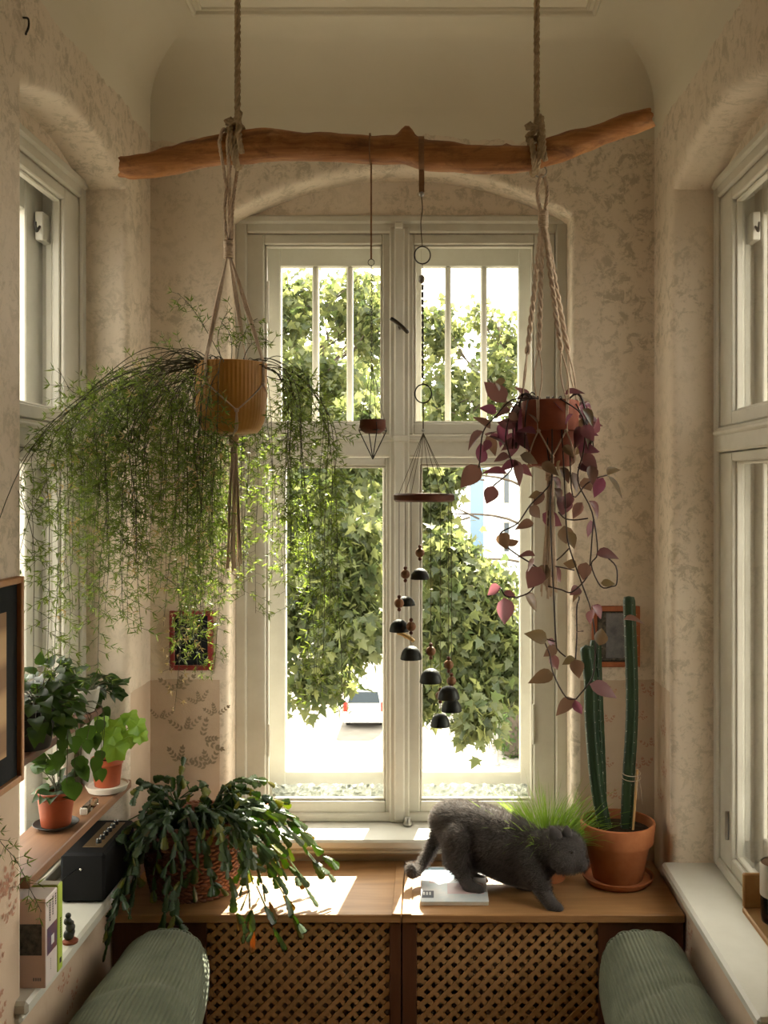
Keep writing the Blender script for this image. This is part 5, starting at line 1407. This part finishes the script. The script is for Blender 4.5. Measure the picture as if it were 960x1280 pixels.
# ------------------------------------------------------------------ cat grass
gc = Vector((XAT(684, 3.44), 3.44, BT)); t = thing('cat_grass', gc, 'clump of bright cat grass in a small terracotta bowl behind the cat', 'potted plant')
q = MB(); tpot(q, gc, .075, .095, .25, .005, .8); q.build('pot', 'terracotta', t, smooth=True, angle=40)
q = MB(); q.lathe([(.0005, .085), (.068, .083)], gc, 24); q.build('soil', 'soil', t)
RG = random.Random(4); mb = MB()
for i in range(1050):
    a = RG.uniform(0, 6.28); s = RG.random() ** .6; b = gc + Vector((.06 * s * math.cos(a), .06 * s * math.sin(a), .085))
    ln = RG.uniform(.12, .23) * (1.35 if RG.random() < .12 else 1); a2 = a + RG.uniform(-.5, .5)
    lean = RG.uniform(.15, .7) + .5 * s; d = Vector((math.cos(a2) * lean - .10, math.sin(a2) * lean * (.35 if math.sin(a2) > 0 else 1.0), 1)).normalized(); p = b.copy(); w_ = RG.uniform(.0012, .0022); n = 6
    sd2 = d.cross(Vector((RG.gauss(0, 1), RG.gauss(0, 1), 0))).normalized(); droop = RG.uniform(.02, .20); i0 = len(mb.v)
    for j in range(n + 1):
        ww = w_ * (1 - (j / n) ** 2) + .0002; mb.v += [tuple(p - sd2 * ww), tuple(p + sd2 * ww)]
        d = (d + Vector((math.cos(a2) * droop * .5, math.sin(a2) * droop * (.15 if math.sin(a2) > 0 else .5), -droop * (j / n) * 1.6))).normalized(); p = p + d * ln / n
    for j in range(n): mb.face((i0 + j * 2, i0 + j * 2 + 1, i0 + j * 2 + 3, i0 + j * 2 + 2))
mb.build('blades', 'grass_green', t, kind='stuff')

# ------------------------------------------------------------------ magazine
mottled('mag_cover', (0.78, 0.78, 0.80), (0.62, 0.70, 0.76), 7, .28, lo=.45, hi=.6, bmp=0, spec=.5)
gx0, gx1, gy0, gy1 = XAT(513, 3.21), XAT(611, 3.21), 3.205, 3.50
t = thing('magazine', ((gx0 + gx1) / 2, (gy0 + gy1) / 2, BT), 'pale glossy magazine lying on the bench under the cat', 'magazine')
q = MB(); q.box((gx0 + .034, gy0 + .001, BT + .0005), (gx1 - .001, gy1 - .001, BT + .013), .002); q.build('pages', 'page_edge', t)
q = MB(); q.box((gx0 + .033, gy0, BT + .013), (gx1, gy1, BT + .0145), .0006); q.build('cover', 'mag_cover', t)
zc_ = BT + .0150
mat('print_paleblue', (0.35, 0.50, 0.62), .3); mat('print_pink', (0.70, 0.52, 0.55), .3); mat('print_slate', (0.10, 0.11, 0.14), .3)
def prt(x0, x1, y0, y1, m, dz=0):
    q = MB(); q.quad((gx0 + x0, gy0 + y0, zc_ + dz), (gx0 + x1, gy0 + y0, zc_ + dz), (gx0 + x1, gy0 + y1, zc_ + dz), (gx0 + x0, gy0 + y1, zc_ + dz)); q.build('printed_patch', m, t)
prt(.036, .11, .24, .285, 'print_paleblue'); prt(.12, .20, .19, .28, 'print_paleblue'); prt(.06, .115, .15, .22, 'print_pink'); prt(.12, .24, .06, .15, 'print_pink')
prt(.036, .075, .028, .085, 'print_slate')
for j in range(3): prt(.040 + j * .010, .046 + j * .010, .050, .075, 'print_white', .0004)

# ------------------------------------------------------------------ small terracotta pot on the end sill, left
c7 = Vector((XAT(318, 3.64), 3.64, SILL)); t = thing('sill_pot', c7, 'small terracotta pot on the window sill behind the basket plant', 'plant pot')
q = MB(); tpot(q, c7, .052, .10, .25, .005); q.build('pot', 'terracotta', t, smooth=True, angle=40)
q = MB(); q.lathe([(.0005, .09), (.046, .088)], c7, 24); q.build('soil', 'soil', t)
# crinkled plastic film laid between the two window leaves
m = mat('foil', (0.72, 0.76, 0.74), .22, .75); bump(m, noise(m, tex(m), 60, 5, .7, 1.5), .8, .01)
for k, (xa, xb) in enumerate(((330, 482), (525, 667))):
    q = MB(); nx, nz = 70, 10; x0_, x1_ = ui(xa) + .012, ui(xb) - .012
    for j in range(nz + 1):
        for i in range(nx + 1):
            u = x0_ + (x1_ - x0_) * i / nx; z = VB + .031 + .075 * j / nz
            q.v.append((u, DW + ND + .115 + .022 * mnoise.noise((u * 42, j * 1.1, k * 7.7)) + .010 * mnoise.noise((u * 120, j * 3.1, 4)), z + .008 * mnoise.noise((u * 30, 9, k)) * (j / nz)))
    for j in range(nz):
        for i in range(nx): q.face((j * (nx + 1) + i, j * (nx + 1) + i + 1, (j + 1) * (nx + 1) + i + 1, (j + 1) * (nx + 1) + i))
    q.build('foil_strip', 'foil', label='crinkled silvery film along the window base %s' % ('on the fern side' if k == 0 else 'behind the cat'), cat='film', group='crinkled films in the window')

# ------------------------------------------------------------------ wooden tray shelf and jar on the right
ty0, ty1, tx0, tx1, tz = 1.86, 2.258, .700, XR - .002, ZC - .945
t = thing('tray_shelf', ((tx0 + tx1) / 2, ty1, tz), 'pine tray shelf with raised end on the wall by the sill', 'shelf')
q = MB(); q.box((tx0, ty0, tz - .014), (tx1, ty1, tz), .003); q.build('bottom_board', 'pine', t)
q = MB(); q.box((tx0, ty1 - .012, tz), (tx1, ty1, tz + .078), .003); q.build('end_board', 'pine', t)
q = MB(); q.box((tx0 + .046, ty1 - .10, tz - .085), (tx1, ty1 - .075, tz - .0145), .003); q.build('bracket', 'frame_cherry', t)
q = MB(); q.box((tx0 + .040, ty1 - .0130, tz + .032), (tx0 + .045, ty1 - .0118, tz + .046), 0); q.build('screw_slot', 'dark_metal', t)
jc = Vector((.752, 2.17, tz)); t = thing('storage_jar', jc, 'glass jar with a pale band and wooden lid on the tray shelf', 'jar')
q = MB(); pot_open(q, [(.030, .001), (.036, .006), (.038, .02), (.038, .10), (.036, .115)], .003, jc, 32); q.build('glass_body', 'jar_glass', t, smooth=True, angle=40)
q = MB(); q.lathe([(.0386, .062), (.0392, .064), (.0392, .128), (.0375, .132)], jc, 32); q.build('band', 'ceramic_pale', t, smooth=True, angle=40)
q = MB(); q.lathe([(.0005, .118), (.0365, .118), (.0365, .130), (.030, .134), (.0005, .134)], jc, 32); q.build('lid', 'shelf_wood', t, smooth=True, angle=40)
q = MB(); q.lathe([(.0005, .006), (.0335, .006), (.0335, .055), (.0005, .06)], jc, 24); q.build('contents', 'soil', t, smooth=True)

# ------------------------------------------------------------------ the cat
mottled('cat_fur', (0.045, 0.039, 0.038), (0.075, 0.066, 0.063), 25, .85, bmp=.2, spec=.15)
BS(MATS['cat_fur']).inputs['Sheen Weight'].default_value = .25
mat('cat_eye', (0.035, 0.026, 0.012), .2); mat('cat_nose', (0.05, 0.04, 0.045), .4)
cat_root = thing('cat', Vector((XAT(630, 3.3), 3.3, BT)), 'grey short-haired cat stepping along the bench, head lowered', 'cat')
body = MB()
def blob(a, b, ra, rb, n=14, m=6):
    """tapered capsule"""
    a, b = Vector(a), Vector(b); d = (b - a); ln = d.length; d.normalize(); pts, rad_ = [], []
    for i in range(m): 
        th_ = math.pi / 2 * (1 - i / m); pts.append(a - d * ra * math.sin(th_)); rad_.append(max(.0006, ra * math.cos(th_)))
    for i in range(5): pts.append(a.lerp(b, i / 4)); rad_.append(ra + (rb - ra) * i / 4)
    for i in range(1, m + 1):
        th_ = math.pi / 2 * i / m; pts.append(b + d * rb * math.sin(th_)); rad_.append(max(.0006, rb * math.cos(th_)))
    body.tube(pts, rad_, n)
def chain(lst):
    """lst of (x, y, Y, r_px)"""
    for p, q_ in zip(lst, lst[1:]): blob(P(p[0], p[1], p[2]), P(q_[0], q_[1], q_[2]), p[3] * p[2] / F, q_[3] * q_[2] / F)
chain([(562, 1026, 3.44, 24), (572, 1030, 3.43, 29), (592, 1038, 3.41, 34), (615, 1047, 3.38, 36), (638, 1057, 3.36, 35), (658, 1066, 3.34, 33), (672, 1068, 3.32, 28)])
chain([(595, 1054, 3.40, 30), (638, 1076, 3.36, 29), (660, 1086, 3.33, 25)])             # belly line
chain([(668, 1064, 3.32, 27), (688, 1062, 3.29, 23), (700, 1064, 3.27, 22)])             # neck
chain([(697, 1060, 3.28, 25), (707, 1063, 3.27, 25)]); chain([(704, 1074, 3.24, 18), (713, 1077, 3.25, 15)])   # skull, cheek
chain([(712, 1075, 3.25, 15), (725, 1079, 3.242, 10.5)])                                     # muzzle
chain([(716, 1062, 3.25, 12), (723, 1068, 3.245, 8)])                                     # bridge
chain([(575, 1050, 3.36, 24), (572, 1072, 3.34, 17), (577, 1090, 3.32, 11)])             # near thigh
chain([(572, 1076, 3.33, 13), (581, 1098, 3.31, 9), (588, 1112, 3.295, 8)])
chain([(588, 1110, 3.295, 8), (599, 1113, 3.285, 7.5)])                                   # near hind paw
chain([(590, 1056, 3.45, 22), (588, 1078, 3.44, 13), (584, 1092, 3.45, 8), (594, 1099, 3.42, 7), (604, 1101, 3.41, 7)])
chain([(662, 1076, 3.29, 24), (668, 1092, 3.26, 17), (676, 1108, 3.23, 12), (683, 1122, 3.20, 9.5), (690, 1131, 3.185, 9)])
chain([(690, 1132, 3.185, 9), (697, 1136, 3.178, 8)])                                     # near front paw
chain([(656, 1080, 3.37, 20), (656, 1098, 3.37, 13), (652, 1112, 3.36, 8.5), (655, 1119, 3.35, 8), (662, 1121, 3.34, 7.5)])
chain([(556, 1030, 3.45, 13), (545, 1048, 3.45, 8.5), (538, 1064, 3.43, 7), (529, 1080, 3.40, 6.5), (521, 1090, 3.37, 6.5), (515, 1092, 3.35, 7), (514, 1085, 3.34, 6)])
me = body.mesh('tmp_cat'); tmp = bpy.data.objects.new('tmp_cat', me); COL.objects.link(tmp)
md = tmp.modifiers.new('r', 'REMESH'); md.mode = 'VOXEL'; md.voxel_size = .0055
sm_ = tmp.modifiers.new('s', 'SMOOTH'); sm_.iterations = 9; sm_.factor = .5
bpy.context.view_layer.update(); dg = bpy.context.evaluated_depsgraph_get()
cm = bpy.data.meshes.new_from_object(tmp.evaluated_get(dg)); bpy.data.objects.remove(tmp)
cm.name = 'body'; cm.materials.clear(); cm.polygons.foreach_set('use_smooth', [True] * len(cm.polygons))
nv = len(cm.vertices); co = np.empty(nv * 3); cm.vertices.foreach_get('co', co); co = co.reshape(-1, 3)
co[:, 2] = np.maximum(co[:, 2], BT + .0005); cm.vertices.foreach_set('co', co.ravel()); cm.update()
cb_ = link('body', cm, 'cat_fur', cat_root)
nrm = np.empty(nv * 3); cm.vertices.foreach_get('normal', nrm); nrm = nrm.reshape(-1, 3)
idx_ = NR.randint(0, nv, 64000); bp = co[idx_] + NR.normal(size=(len(idx_), 3)) * .0022
nn_ = nrm[idx_]; flow = np.array([-.75, .35, -.45])[None, :] + NR.normal(size=nn_.shape) * .35
dirs = nn_ * .75 + flow - nn_ * (np.sum(flow * nn_, axis=1, keepdims=True)) * .9
lens = NR.uniform(.008, .018, len(idx_)) * np.where(co[idx_, 2] < BT + .05, .45, 1.0)
headp = np.array(P(712, 1070, 3.25)); dh = np.linalg.norm(co[idx_] - headp, axis=1); lens *= np.where(dh < .075, .75, 1.0)
leafmat('fur_tip', (0.048, 0.041, 0.040), (0.10, 0.089, 0.085), (0.28, 0.24, 0.22), .28, .7, by='island')
scatter('fur', [(-.045, 0, 0), (.045, 0, 0), (0, 1, 0)], [(0, 1, 2)], rotmats(dirs, NR, lens), bp, 'fur_tip', cat_root, kind='stuff')
cv_ = co
def on_head(x, y, Y0=3.18):
    """first point of the cat's surface met by the sight line of pixel (x, y)"""
    best = None
    px_ = CX + cv_[:, 0] * F / cv_[:, 1]; py_ = CY - (cv_[:, 2] - ZC) * F / cv_[:, 1]
    near_ = np.where((px_ - x) ** 2 + (py_ - y) ** 2 < 9)[0]
    return Vector(cv_[near_[np.argmin(cv_[near_, 1])]]) if len(near_) else P(x, y, Y0)
e_ = on_head(716, 1063); q = MB(); q.ball(e_ + Vector((0, .002, 0)), .0062, 14, 10); q.build('eye', 'cat_eye', cat_root, smooth=True)
q = MB(); q.tube(spline([e_ + Vector((-.009, -.002, .001)), e_ + Vector((0, -.0055, .006)), e_ + Vector((.008, -.001, .001))], 5), .0022, 6); q.build('eyelid', 'cat_fur', cat_root, smooth=True)
ni = int(np.argmax(co[:, 0] - .35 * np.abs(co[:, 2] - ZAT(1077, 3.24)))); q = MB(); q.ball(Vector(co[ni]) + Vector((.001, -.003, .004)), .0058, 12, 8, (.8, 1.2, .8)); q.build('nose', 'cat_nose', cat_root, smooth=True)
n0 = on_head(724, 1085); q = MB(); q.tube(spline([Vector(co[ni]) + Vector((-.001, -.004, -.006)), n0 + Vector((.002, -.002, .004)), n0 + Vector((-.008, -.001, .002))], 5), .0011, 5); q.build('mouth', 'cat_nose', cat_root, smooth=True)
for (bx, by, tx_, ty_, w_) in ((697, 1047, 690, 1030, 9), (709, 1044, 709, 1030, 7)):
    b0 = on_head(bx, by); t0_ = b0 + (P(tx_, ty_, b0.y) - P(bx, by, b0.y)); q = MB(); sx_ = w_ * 3.25 / F
    q.tube([b0 + Vector((0, .01, -.008)), b0.lerp(t0_, .45) + Vector((0, .006, 0)), b0.lerp(t0_, .8) + Vector((0, .006, 0)), t0_ + Vector((0, .008, 0))], [sx_ * .5, sx_ * .42, sx_ * .22, .001], 12, flat=2.1); q.build('ear', 'cat_fur', cat_root, smooth=True)

# ------------------------------------------------------------------ outside: street, trees, van, building
GZ = ZC - 11.2
mottled('asphalt', (0.13, 0.12, 0.105), (0.18, 0.165, 0.145), .8, .95, bmp=.05, spec=.1)
mottled('slab_stone', (0.18, 0.17, 0.15), (0.28, 0.265, 0.235), 2.5, .9, bmp=.08, spec=.1, coord='Generated')
mottled('bark', (0.05, 0.038, 0.028), (0.10, 0.08, 0.058), 14, .95, (1, 1, .2), bmp=.5)
mottled('facade', (0.52, 0.54, 0.56), (0.58, 0.60, 0.61), .6, .9, bmp=0)
mottled('facade_warm', (0.44, 0.38, 0.29), (0.50, 0.43, 0.34), .6, .9, bmp=0)
mat('dark_glass', (0.03, 0.045, 0.06), .1, 0, .6); mat('blue_glass', (0.10, 0.17, 0.27), .12, 0, .6)
mat('van_white', (0.72, 0.72, 0.70), .3); mat('tail_red', (0.55, 0.03, 0.02), .25); mat('tyre', (0.02, 0.02, 0.02), .8); mat('plate', (0.7, 0.7, 0.66), .5)
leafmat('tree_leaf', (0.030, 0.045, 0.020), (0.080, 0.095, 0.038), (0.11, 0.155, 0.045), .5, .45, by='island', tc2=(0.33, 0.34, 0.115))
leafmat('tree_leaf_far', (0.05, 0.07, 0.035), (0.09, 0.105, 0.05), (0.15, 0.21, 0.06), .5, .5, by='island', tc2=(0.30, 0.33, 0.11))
leafmat('hedge_leaf', (0.03, 0.055, 0.02), (0.055, 0.085, 0.025), (0.12, 0.2, 0.04), .4, .5, by='island')
q = MB(); q.quad((-220, -220, GZ), (220, -220, GZ), (220, 260, GZ), (-220, 260, GZ)); q.build('street', 'asphalt', kind='structure', label='pale sunlit street far below the window')
pv = thing('floor_pavement', (1.5, 42, GZ), 'pavement of square slabs laid diagonally beside the road', kind='structure')
sl = MB(); sl.box((-.243, -.243, 0), (.243, .243, .05), .012); slm = sl.mesh('slab'); slm.materials.append(MATS['slab_stone'])
k = 0
for i in range(-9, 10):
    for j in range(0, 15):
        x = 1.6 + i * .707 * .5 * 1.0; y = 38.4 + j * .707
        if (i + 0) % 2: y += .3535
        if x < -.75 or x > 4.4: continue
        link('slab', slm, None, pv, M=Matrix.Translation((x, y, GZ + RS.uniform(0, .012))) @ Matrix.Rotation(math.pi / 4, 4, 'Z'))
q = MB(); q.box((-.95, 38, GZ), (-.80, 60, GZ + .11), .02); q.build('kerb', 'slab_stone', pv)

# maple leaf, five lobes
ml = [(0, 0), (.16, .04), (.42, .02), (.30, .22), (.52, .46), (.26, .44), (.20, .58), (0, 1.0), (-.20, .58), (-.26, .44), (-.52, .46), (-.30, .22), (-.42, .02), (-.16, .04)]
mlv = [(0, .30, .05)] + [(x, y, -.10 * abs(x)) for x, y in ml]; mlf = [(0, i, i % 14 + 1) for i in range(1, 15)]
def tree(name, label, trunk, blobs, size, m, seed, dens=1.0, group='trees outside the window'):
    """trunk: base point; blobs: (centre, radii, leaf count)"""
    rng = np.random.RandomState(seed); t = thing(name, trunk, label, 'tree', group)
    top = Vector((trunk[0], trunk[1], ZC - .5)); q = MB(); q.tube(spline([Vector(trunk), Vector((trunk[0] + .1, trunk[1], (trunk[2] + top.z) / 2)), top], 6), [.30 - .016 * i for i in range(13)], 12); q.build('trunk', 'bark', t, smooth=True)
    pos, dr = [], []
    for (c_, r_, n) in blobs:
        n = int(n * dens); u = rng.normal(size=(n, 3)); u /= np.linalg.norm(u, axis=1, keepdims=True); u *= (rng.rand(n, 1) ** .45)
        p = np.array(c_) + u * np.array(r_)
        # gather the leaves into sprays
        ns = max(3, n // 14); cs = np.array(c_) + (lambda w: w / np.linalg.norm(w, axis=1, keepdims=True) * rng.rand(ns, 1) ** .4)(rng.normal(size=(ns, 3))) * np.array(r_)
        near = cs[rng.randint(0, ns, n)]; p = p * .30 + near * .70 + rng.normal(size=p.shape) * .07
        pos.append(p); d = rng.normal(size=p.shape) * .55; d[:, 2] -= .55; d += (p - near) * 2.0; dr.append(d)
        q = MB(); s0 = Vector((trunk[0], trunk[1], max(trunk[2] + 3, min(c_[2] - 1.0, top.z - .3)))); e = Vector(c_); md2 = s0.lerp(e, .5) + Vector((0, 0, .35))
        q.tube(spline([s0, md2, e], 6), [.022 - .0014 * i for i in range(13)], 7)
        for k2 in range(min(6, ns)): q.tube([e.lerp(md2, .1 * k2), Vector(cs[k2])], [.010, .004], 5)
        q.build('bough', 'bark', t, smooth=True)
    pos = np.concatenate(pos); dr = np.concatenate(dr); sz = size * rng.uniform(.65, 1.2, len(pos))
    scatter('foliage', mlv, mlf, rotmats(dr, rng, sz), pos, m, t, kind='stuff')
    return t
def B(x, y, rx, ry, Y, n, ryd=None):
    c_ = P(x, y, Y); return ((c_.x, c_.y, c_.z), (rx * Y / F, ryd or rx * Y / F, ry * Y / F), n)
tree('maple_tree', 'leafy maple close to the window on the fern side', (XAT(150, 9.5), 9.8, GZ),
     [B(380, 640, 75, 75, 8.6, 700), B(430, 700, 70, 70, 8.2, 750), B(370, 760, 55, 65, 8.4, 600), B(440, 790, 50, 50, 8.0, 520), B(400, 850, 50, 28, 8.3, 260), B(330, 620, 70, 90, 9.2, 600), B(300, 740, 60, 90, 9.2, 500),
      B(400, 480, 70, 60, 10.0, 420), B(450, 540, 50, 60, 9.0, 420), B(360, 400, 55, 50, 10.4, 260), B(450, 400, 60, 60, 11.0, 300), B(290, 500, 80, 90, 10.0, 420), B(420, 600, 60, 50, 9.0, 420), B(340, 880, 12, 12, 8.0, 14), B(375, 365, 50, 32, 10.6, 110), B(440, 352, 45, 26, 11.2, 90), B(470, 420, 40, 60, 10.6, 150), B(200, 600, 90, 140, 9.6, 600)], .10, 'tree_leaf', 3, 2.5)
tree('maple_tree', 'leafy maple growing before the pale building', (XAT(760, 10.4), 10.8, GZ),
     [B(560, 700, 45, 40, 8.6, 360), B(600, 740, 55, 40, 8.4, 460), B(560, 780, 55, 50, 8.2, 480), B(620, 800, 45, 40, 8.4, 360), B(590, 850, 50, 35, 8.2, 330), B(600, 900, 35, 28, 7.8, 150), B(640, 850, 30, 35, 8.4, 180), B(540, 640, 30, 50, 9.4, 260),
      B(550, 590, 45, 30, 9.6, 240), B(560, 500, 60, 60, 11.0, 320), B(620, 480, 55, 60, 11.5, 320), B(550, 420, 40, 60, 11.5, 230), B(600, 400, 30, 30, 12.0, 60), B(640, 430, 45, 45, 12.0, 200), B(590, 560, 40, 25, 10.5, 170), B(700, 520, 60, 90, 12, 300), B(720, 780, 60, 90, 9, 300), B(530, 860, 22, 60, 8.8, 200)], .10, 'tree_leaf', 5, 2.4)
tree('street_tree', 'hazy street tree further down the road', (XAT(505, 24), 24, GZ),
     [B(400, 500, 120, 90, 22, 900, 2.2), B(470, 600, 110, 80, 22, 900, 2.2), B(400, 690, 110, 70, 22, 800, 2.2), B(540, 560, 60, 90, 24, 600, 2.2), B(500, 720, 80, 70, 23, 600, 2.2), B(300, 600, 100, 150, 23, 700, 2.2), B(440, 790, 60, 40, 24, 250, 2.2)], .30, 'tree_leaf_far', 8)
# unseen tree, added with limbs shaped to keep the sun off the bolsters
tree('added_shade_tree', 'tall unseen tree added so its high limbs shade the bolsters', (4.2, 10.5, GZ),
     [((-.7, 9.0, ZC + 4.40), (1.2, .22, .20), 1300), ((.7, 9.0, ZC + 4.40), (1.2, .22, .20), 1300), ((2.2, 9.3, ZC + 4.6), (1.2, 1.0, .6), 420), ((3.6, 10.2, ZC + 5.2), (1.4, 1.2, .9), 500), ((4.4, 10.4, ZC + 3.0), (1.2, 1.2, 1.2), 500)], .17, 'tree_leaf', 13)

# hedge, lamp post, bin by the pavement
RH = np.random.RandomState(2)
t = thing('hedge', (4.6, 44, GZ), 'dark clipped hedge beside the slab pavement', 'hedge')
n = 5200; pos = np.stack([RH.uniform(2.9, 6.5, n), RH.uniform(41, 47, n), GZ + RH.rand(n) * 2.3], axis=1); d = RH.normal(size=(n, 3))
scatter('foliage', mlv, mlf, rotmats(d, RH, RH.uniform(.18, .32, n)), pos, 'hedge_leaf', t, kind='stuff')
q = MB(); q.box((3.0, 41.2, GZ), (6.4, 46.8, GZ + 2.0), .2); q.build('stems', 'bark', t)
t = thing('sign_post', (2.62, 40.2, GZ), 'slim grey post standing at the hedge corner', 'post'); q = MB(); q.tube([(2.62, 40.2, GZ), (2.62, 40.2, GZ + 3.3)], .045, 10); q.build('pole', 'steel', t); q = MB(); q.lathe([(.09, 0), (.09, .12), (.05, .16)], (2.62, 40.2, GZ), 14); q.build('base', 'steel', t)
t = thing('hedge', (-.5, 62, GZ), 'dark shrubbery across the road behind the maple', 'hedge')
n = 3800; pos = np.stack([RH.uniform(-2, 2.2, n), RH.uniform(54, 60, n), GZ + RH.rand(n) * 3.2], axis=1); d = RH.normal(size=(n, 3))
scatter('foliage', mlv, mlf, rotmats(d, RH, RH.uniform(.25, .45, n)), pos, 'hedge_leaf', t, kind='stuff')
# white van
vx, vy = XAT(455, 46.5), 46.5; t = thing('white_van', (vx, vy + 2.2, GZ), 'white van parked with its rear to the window', 'van')
secs = [(0.0, .0, .45, .86, .0), (0.02, .0, .95, .93, 0), (.10, 0, 1.0, .95, 0), (3.6, 0, 1.0, .95, 0), (4.3, 0, .72, .92, 0), (4.7, 0, .50, .86, 0)]
q = MB(); prof2 = lambda hw, top: [(-hw, .28), (-hw * 1.0, 1.02), (-hw * .97, 1.18), (-hw * .86, 1.78 * top + .12), (-hw * .74, 1.92 * top + .05), (hw * .74, 1.92 * top + .05), (hw * .86, 1.78 * top + .12), (hw * .97, 1.18), (hw, 1.02), (hw, .28)]
rows2 = []
for (dy, a_, top, hw, _) in [(0, 0, .98, .90, 0), (.08, 0, 1, .95, 0), (3.2, 0, 1.0, .95, 0), (4.1, 0, .62, .94, 0), (4.75, 0, .52, .88, 0)]:
    b0 = len(q.v); q.v += [(vx + x, vy + dy, GZ + z) for x, z in prof2(hw, top)]; rows2.append(b0)
for a_, b_ in zip(rows2, rows2[1:]):
    for j in range(10): q.face((a_ + j, a_ + (j + 1) % 10, b_ + (j + 1) % 10, b_ + j))
q.face(tuple(rows2[0] + j for j in range(10))[::-1]); q.face(tuple(rows2[-1] + j for j in range(10)))
q.build('body', 'van_white', t)
q = MB(); q.quad(*[(vx + x, vy - .012, GZ + z) for x, z in ((-.74, 1.20), (.74, 1.20), (.64, 1.72), (-.64, 1.72))]); q.build('rear_window', 'dark_glass', t)
for sx in (-1, 1):
    q = MB(); q.box((vx + sx * .87 - .09, vy - .03, GZ + .80), (vx + sx * .87 + .09, vy + .05, GZ + 1.25), .03); q.build('tail_light', 'tail_red', t)
    for dy in (.9, 3.8):
        q = MB(); q.tube([(vx + sx * .80 - .1, vy + dy, GZ + .33), (vx + sx * .80 + .1, vy + dy, GZ + .33)], .33, 20); q.build('wheel', 'tyre', t)
q = MB(); q.box((vx - .92, vy - .10, GZ + .30), (vx + .92, vy + .05, GZ + .58), .05); q.build('bumper', 'van_white', t)
q = MB(); q.box((vx - .26, vy - .022, GZ + .88), (vx + .26, vy, GZ + 1.0), .005); q.build('number_plate', 'plate', t)
# pale building behind
def building(name, label, x0, x1, y, z1, wall_m, cols, rows_z, win_w, win_h, strip=None):
    t = thing(name, ((x0 + x1) / 2, y, GZ), label, 'building', 'buildings across the street')
    xs = [x0]; 
    for c_ in cols: xs += [c_ - win_w / 2, c_ + win_w / 2]
    xs.append(x1); zs = [GZ]
    for r_ in rows_z: zs += [r_, r_ + win_h]
    zs.append(z1); q = MB()
    for i in range(len(xs) - 1):
        for j in range(len(zs) - 1):
            hole = i % 2 == 1 and j % 2 == 1
            a, b, c_, d = xs[i], xs[i + 1], zs[j], zs[j + 1]; dy = .25 if hole else 0
            if hole:
                for p0, p1 in (((a, c_), (b, c_)), ((b, c_), (b, d)), ((b, d), (a, d)), ((a, d), (a, c_))): q.quad((p0[0], y, p0[1]), (p1[0], y, p1[1]), (p1[0], y + .25, p1[1]), (p0[0], y + .25, p0[1]))
            else: q.quad((a, y, c_), (b, y, c_), (b, y, d), (a, y, d))
    q.quad((x0, y, GZ), (x0, y + 12, GZ), (x0, y + 12, z1), (x0, y, z1)); q.quad((x1, y, GZ), (x1, y + 12, GZ), (x1, y + 12, z1), (x1, y, z1)); q.quad((x0, y, z1), (x1, y, z1), (x1, y + 12, z1), (x0, y + 12, z1))
    q.build('wall', wall_m, t)
    for c_ in cols:
        for r_ in rows_z:
            f = MB(); f.box((c_ - win_w / 2, y + .16, r_), (c_ + win_w / 2, y + .24, r_ + win_h), 0.02); fo = f.build('window', 'white_paint', t)
            f = MB(); e = .07; f.box((c_ - win_w / 2 + e, y + .14, r_ + e), (c_ + win_w / 2 - e, y + .17, r_ + win_h - e), 0); f.build('pane', 'dark_glass', fo)
    if strip:
        f = MB(); f.box((strip[0], y - .12, GZ + 3), (strip[1], y + .02, z1 - .3), .02); f.build('stair_glazing', 'blue_glass', t)
    return t
building('apartment_building', 'pale grey apartment block with a blue glazed stair strip', XAT(586, 62), XAT(586, 62) + 16, 62, ZC + 2.6, 'facade', [XAT(586, 62) + v for v in (2.35, 3.5, 6.0, 8.4, 10.8, 13.2)], [GZ + 1.2 + 3.0 * k for k in range(4)], .42, 1.9, (XAT(588, 62), XAT(604, 62)))
building('apartment_building', 'warm beige house far behind the street trees', -26, -4.5, 96, ZC + 1.5, 'facade_warm', [-24 + 2.6 * k for k in range(8)], [GZ + 1.2 + 3.2 * k for k in range(3)], 1.2, 1.8)
